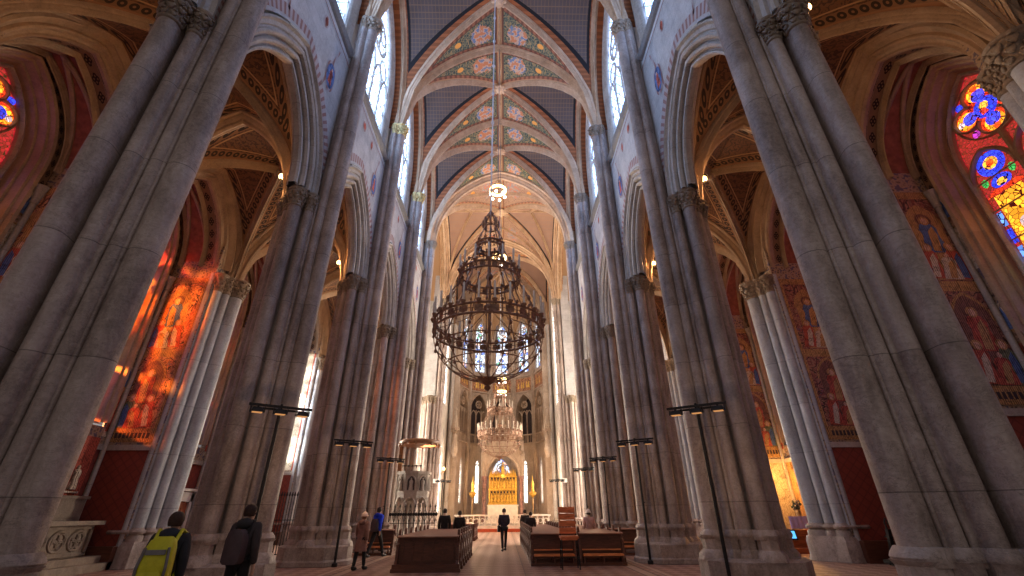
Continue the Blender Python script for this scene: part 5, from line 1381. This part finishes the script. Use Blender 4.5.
    f.build('ears', SKIN, bo)
    if not bald:
        h = MB(); hm = plain('hair_%02d%02d' % (int(hair[0]*99), int(hair[1]*99)), hair, .7, 0, .4, 30)
        rows = []
        for i in range(9):
            ring = []
            for j in range(18):
                b = 2*pi*j/18; fr = sin(b); lo = -1.05 if fr < .15 else (-.2 if fr < .6 else .35)
                a = lo+(pi/2-lo)*i/8; r = max(.02, cos(a)) if a > 0 else cos(a*.55)
                ring.append((.094*k*r*cos(b), (-.008+.104*r*sin(b))*k, hz+.02+.10*k*sin(a)))
            rows.append(ring)
        h.loft(rows); h.build('hair', hm, t, smooth=60)
    if hat:
        h = MB(); rows = []
        for i in range(8):
            a = -.1+(pi/2+.1)*i/7; rows.append([(.112*k*cos(a)*cos(2*pi*j/16), (-.005+.12*cos(a)*sin(2*pi*j/16))*k, hz+.035+.125*k*sin(a)) for j in range(16)])
        h.loft(rows); h.ring((0, -.005, hz+.03), .113*k, .02, 18, 6); h.blob((0, 0, hz+.165), (.03, .03, .025), 8, 5); h.build('knitted_hat', cloth('hat_%02d%02d' % (int(hat[0]*99), int(hat[2]*99)), hat), t, smooth=60)
    if hood:
        h = MB(); h.blob((0, -.09, 1.45*k+dz), (.14, .1, .09), 12, 6); h.ring((0, -.01, 1.48*k+dz), .085, .035, 16, 6); h.build('hood', cloth('hood_%02d%02d' % (int(hood[0]*99), int(hood[2]*99)), hood), t, smooth=60)
    cm = cloth('jacket_%02d%02d%02d' % tuple(int(x*99) for x in coat), coat); lm = cloth('trousers_%02d%02d%02d' % tuple(int(x*99) for x in legs), legs)
    ch = [[('pel', S_((0, 0, coat_len+dz)), (.185*k, .145*k)), ('wai', S_(wai), (.165*k, .13*k)), ('che', S_(che), (.18*k, .135*k)), ('nec', S_((0, -.01, 1.44+dz)), (.09*k, .085*k))]]
    for n in 'lr':
        hip, kn, an, toe, sh, el, wr = L[n]; ch.append([('che', *[q for q in (S_(che), (.18*k, .135*k))]), (n+'sh', S_(sh), .085*k), (n+'el', S_(el), .07*k), (n+'wr', S_(wr), .05*k)])
    skinned('jacket', ch, cm, t)
    if coat_len < .7:     # a long coat falls to the knee
        b = MB(); b.loft([[(rx*k*cos(2*pi*j/18), (ry*sin(2*pi*j/18)+.01*sin(6*pi*j/9))*k, z*k) for j in range(18)] for z, rx, ry in ((1.12, .15, .115), (1.0, .185, .145), (.8, .205, .165), (.56, .225, .19))]); b.build('coat_skirt', cm, t, smooth=60)
    ch = []
    for n in 'lr':
        hip, kn, an, toe, sh, el, wr = L[n]
        ch.append([('pel', S_(pel), (.13*k, .11*k)), (n+'hip', S_(hip), .1*k), (n+'kn', S_(kn), .075*k), (n+'an', S_(limb(kn, an, .95)), .06*k)])
    skinned('trousers', ch, lm, t)
    for n in 'lr':
        an, toe = L[n][2], L[n][3]; b = MB(); c = limb(an, toe, .45)
        b.blob((c[0]*k, c[1]*k, .05), (.055*k, .145*k, .055), 10, 6); b.blob((an[0]*k, an[1]*k-.02, .09), (.055, .06, .06), 8, 5); b.build('shoe', plain('shoe', shoe, .5), t, smooth=60)
    return t
P1 = person('person in a black jacket seen from behind, stooping under a big yellow backpack', (-4.15, 6.95, 0), .28, 1.72, 'stand', (.02, .021, .026), (.02, .02, .024), (.035, .016, .01), stride=.3, hood=(.02, .022, .03))
bk = thing('backpack', 'bright yellow hiking backpack on the back of the person at lower left', 'backpack', (-4.15, 6.95, 0), .28)
def f_pack(q):
    n = q.noise(q.co(), 14, 4)[0]; return q.mix(n, (.33, .31, .008), (.58, .53, .02)), q.bump(n, .3, .02)
M_pack = mat('yellow_nylon', f_pack, .55)
b = MB(); rows = []
for z, hx, hy, y0 in ((.78, .10, .05, -.24), (.82, .17, .11, -.26), (.98, .19, .14, -.28), (1.15, .185, .14, -.28), (1.3, .17, .12, -.26), (1.4, .14, .09, -.23), (1.44, .08, .04, -.21)):
    rows.append([(hx*(abs(cos(a))**.6)*(1 if cos(a) > 0 else -1), y0+hy*(abs(sin(a))**.6)*(1 if sin(a) > 0 else -1), z) for a in [2*pi*j/20 for j in range(20)]])
b.loft(rows); b.build('pack_body', M_pack, bk, smooth=50)
b = MB(); rows = []
for z, hx, hy in ((.82, .1, .02), (.86, .14, .05), (1.0, .15, .06), (1.06, .12, .04)): rows.append([(hx*(abs(cos(a))**.6)*(1 if cos(a) > 0 else -1), -.41+hy*(abs(sin(a))**.6)*(1 if sin(a) > 0 else -1), z) for a in [2*pi*j/16 for j in range(16)]])
b.loft(rows); b.build('front_pocket', M_pack, bk, smooth=50)
b = MB(); b.box((0, -.405, 1.27), (.22, .02, .055)); b.build('grey_patch', M_grey, bk)
for s in (-1, 1):
    b = MB(); b.tube([(s*.12, -.2, 1.38), (s*.13, -.08, 1.51), (s*.14, .1, 1.46), (s*.15, .16, 1.3), (s*.16, .08, 1.05), (s*.17, -.16, .9)], .026, 6); b.build('shoulder_strap', M_pack, bk, smooth=60)
    b = MB(); b.tube([(s*.15, -.39, .9), (s*.16, -.41, 1.1), (s*.13, -.38, 1.32)], .018, 5); b.build('grey_strap', M_grey, bk)
person('person in a dark patterned puffer jacket seen from behind, beside the second left pillar', (-4.05, 8.7, 0), -.1, 1.84, 'stand', (.045, .035, .036), (.018, .018, .02), (.04, .02, .012), coat_len=.85, stride=.15, hood=(.03, .028, .03))
sb = thing('dark_backpack', 'small dark backpack on the person in the puffer jacket', 'backpack', (-4.05, 8.7, 0), -.1)
b = MB(); b.loft([[(x*w, -.2+y, z*1.05) for x, y in ((-.16, .07), (-.15, -.08), (-.06, -.11), (.06, -.11), (.15, -.08), (.16, .07))] for z, w in ((.92, .7), (.96, 1), (1.25, 1), (1.36, .8), (1.4, .4))]); b.build('pack_body', plain('plum_nylon', (.07, .045, .05), .6), sb, smooth=50)
for s in (-1, 1):
    b = MB(); b.tube([(s*.11, -.2, 1.34), (s*.13, -.08, 1.5), (s*.14, .1, 1.45), (s*.15, .14, 1.25), (s*.16, -.1, 1.0)], .02, 5); b.build('shoulder_strap', M_iron, sb)
person('person in a long brown coat and pale knitted hat walking past the third left pillar', (-4.5, 17.4, 0), -.35, 1.68, 'stand', (.24, .125, .10), (.02, .018, .018), (.2, .1, .06), (.62, .47, .40), .62, .35, hood=(.22, .115, .09))
person('person in a bright blue jacket stepping towards the side pews', (-5.25, 22.3, 0), -.5, 1.92, 'stand', (.012, .045, .62), (.015, .015, .02), (.03, .02, .015), coat_len=.88, stride=.75, hood=(.012, .045, .55))
sb2 = thing('dark_backpack', 'small navy backpack on the person in the blue jacket', 'backpack', (-5.25, 22.3, 0), -.5)
for ch in sb.children: c = ch.copy(); COL.objects.link(c); c.parent = sb2
person('person in a dark navy jacket walking along the centre aisle', (.37, 25.0, 0), .15, 1.86, 'stand', (.035, .03, .05), (.02, .018, .024), (.05, .022, .012), coat_len=.84, stride=.6, arms={'l': ((-.225, .0, 1.14), (-.15, .2, 1.06)), 'r': ((.225, .0, 1.14), (.15, .2, 1.04))})
hb = thing('shoulder_bag', 'dark shoulder bag at the side of the person walking along the centre aisle', 'bag', (.37, 25.0, 0), .15)
b = MB(); b.loft([[(-.27+x, y, z) for x, y in ((-.06, -.14), (.06, -.14), (.06, .14), (-.06, .14))] for z in (.82, .86, 1.08, 1.1)]); b.build('bag_body', M_iron, hb, smooth=30)
b = MB(); b.tube([(-.27, -.1, 1.08), (-.17, -.02, 1.5), (-.27, .1, 1.08)], .014, 5); b.build('strap', M_iron, hb)
# people among the pews, upright behind the ledges
for loc, lab, c, hat, H in (((4.2, 22.35, 0), 'person in a pale pink coat and white hat among the outer right pews', (.52, .30, .27), (.72, .62, .56), 1.74),
                         ((1.75, 25.75, 0), 'person in dark clothes among the inner right pews, nearer of the two there', (.03, .022, .025), None, 1.7),
                         ((1.6, 29.2, 0), 'person in dark clothes farther up the inner right pews', (.05, .035, .035), None, 1.82),
                         ((-2.42, 23.35, 0), 'person in black in the front row of the left pews, nearer the pulpit', (.02, .018, .02), None, 1.86),
                         ((-1.72, 23.4, 0), 'second person in black in the front row of the left pews, nearer the centre aisle', (.025, .02, .02), None, 1.76)):
    person(lab, loc, 0, H, 'stand', c, (.03, .025, .028), (.03, .02, .015), hat)

# ------------------------------------------------------------------ light
w = bpy.data.worlds.new('World'); S.world = w; w.use_nodes = True; q = NT(w)
bg = q.n['Background']; bg.inputs[0].default_value = (1.0, .90, .86, 1); bg.inputs[1].default_value = .22
def lamp(kind, loc, to, energy, color, **kw):
    L = bpy.data.lights.new(kind.lower()+'_light', kind); L.energy = energy; L.color = color
    for k_, v_ in kw.items(): setattr(L, k_, v_)
    o = bpy.data.objects.new(kind.lower()+'_light', L); COL.objects.link(o); o.location = loc
    o.rotation_euler = (Vector(to)-Vector(loc)).to_track_quat('-Z', 'Y').to_euler(); return o
# floodlights on the rails shine up into the vaults
for k, y in enumerate((PY+[P5Y])[1:]):
    for sg in (-1, 1):
        lamp('SPOT', (sg*4.9, y-1.95, 4.35), (-sg*1.5, y+2.5, 29), 1700, (1, .62, .34), spot_size=.85, spot_blend=.8, shadow_soft_size=.12)
# sunbeams through the stained glass of the left chapels
for k, z, e, c in ((1, 5.3, 128000, (1, .48, .25)), (1, 7.1, 176000, (1, .66, .28)), (1, 8.9, 176000, (1, .78, .32)), (1, 10.6, 144000, (1, .6, .3)), (1, 12.4, 6e4, (1, .16, .3)),
                   (2, 7.0, 1.2e4, (1, .5, .2)), (2, 10.0, 1.2e4, (1, .3, .2)), (3, 5.6, 7e4, (1, .95, .85)), (3, 8.2, 8e4, (1, .95, .88)), (3, 10.8, 7e4, (1, .93, .85))):
    yc = PY[0]+BAY*(k+.5); tgt = Vector((-(AW+1.3), yc+NA, z)); src = tgt+Vector((-.85, -1.0, .25)).normalized()*11
    lamp('SPOT', src, tgt, e, c, spot_size=.2 if k < 3 else .25, spot_blend=.5, shadow_soft_size=.8)
# the rails also throw a little warm light down
for k, y in enumerate((PY+[P5Y])[1:]):
    for sg in (-1, 1):
        if k == 3 and sg < 0: continue
        lamp('POINT', (sg*(PX-2.2), y-2.2, 3.0), (0, 0, 0), 30, (1, .62, .36), shadow_soft_size=.1)
# lamps of the chapel on the right and of the choir
lamp('POINT', (14.3, 23.5, 3.2), (0, 0, 0), 190, (1, .47, .11), shadow_soft_size=.12)
for x, e in ((-2.6, 350), (3.0, 350)): lamp('POINT', (x, 47.0, 4.2), (0, 0, 0), e*1.2, (1, .62, .3), shadow_soft_size=.2)
lamp('SPOT', (.2, 46.6, 6.2), (.2, 51.0, 3.4), 260, (1, .66, .3), spot_size=.9, spot_blend=.6, shadow_soft_size=.1)
t = thing('wall_candle', 'single glowing lamp bracketed on the left choir pier', 'lamp', (-5.0, 42.0, 5.1))
b = MB(); b.tube([(0, 0, -.2), (0, .2, -.25), (-.3, .6, -.2)], .03, 6); b.lathe([(.06, -.2), (.12, -.12), (.05, -.05)], (0, 0, 0), 8); b.build('bracket', M_brass, t)
b = MB(); b.blob((0, 0, .05), (.12, .12, .14), 10, 6); b.build('bulb', M_bulb, t, smooth=60)

# ------------------------------------------------------------------ camera
F_, PITCH, YAW, ROLL = 438.4, .4725, .018, -.0066
cp, sp, cy_, sy_ = cos(PITCH), sin(PITCH), cos(YAW), sin(YAW)
Fv = Vector((sy_*cp, cy_*cp, sp)); Rv = Vector((cy_, -sy_, 0)); Uv = Rv.cross(Fv)
R2 = Rv*cos(ROLL)+Uv*sin(ROLL); U2 = Uv*cos(ROLL)-Rv*sin(ROLL)
cam = bpy.data.cameras.new('Camera'); co = bpy.data.objects.new('Camera', cam); COL.objects.link(co)
cam.sensor_width = 36; cam.lens = 36*F_/1024; cam.clip_start = .05; cam.clip_end = 300
M = Matrix((R2, U2, -Fv)).transposed().to_4x4(); M.translation = Vector((.398, 0, 1.7)); co.matrix_world = M
S.camera = co
S.view_settings.view_transform = 'Standard'; S.view_settings.look = 'None'; S.view_settings.gamma = 1; S.view_settings.use_curve_mapping = False
S.view_settings.exposure = 0.45
S.cycles.use_denoising = True; S.cycles.max_bounces = 8; S.cycles.diffuse_bounces = 4; S.cycles.transparent_max_bounces = 8
S.cycles.sample_clamp_indirect = 4.0
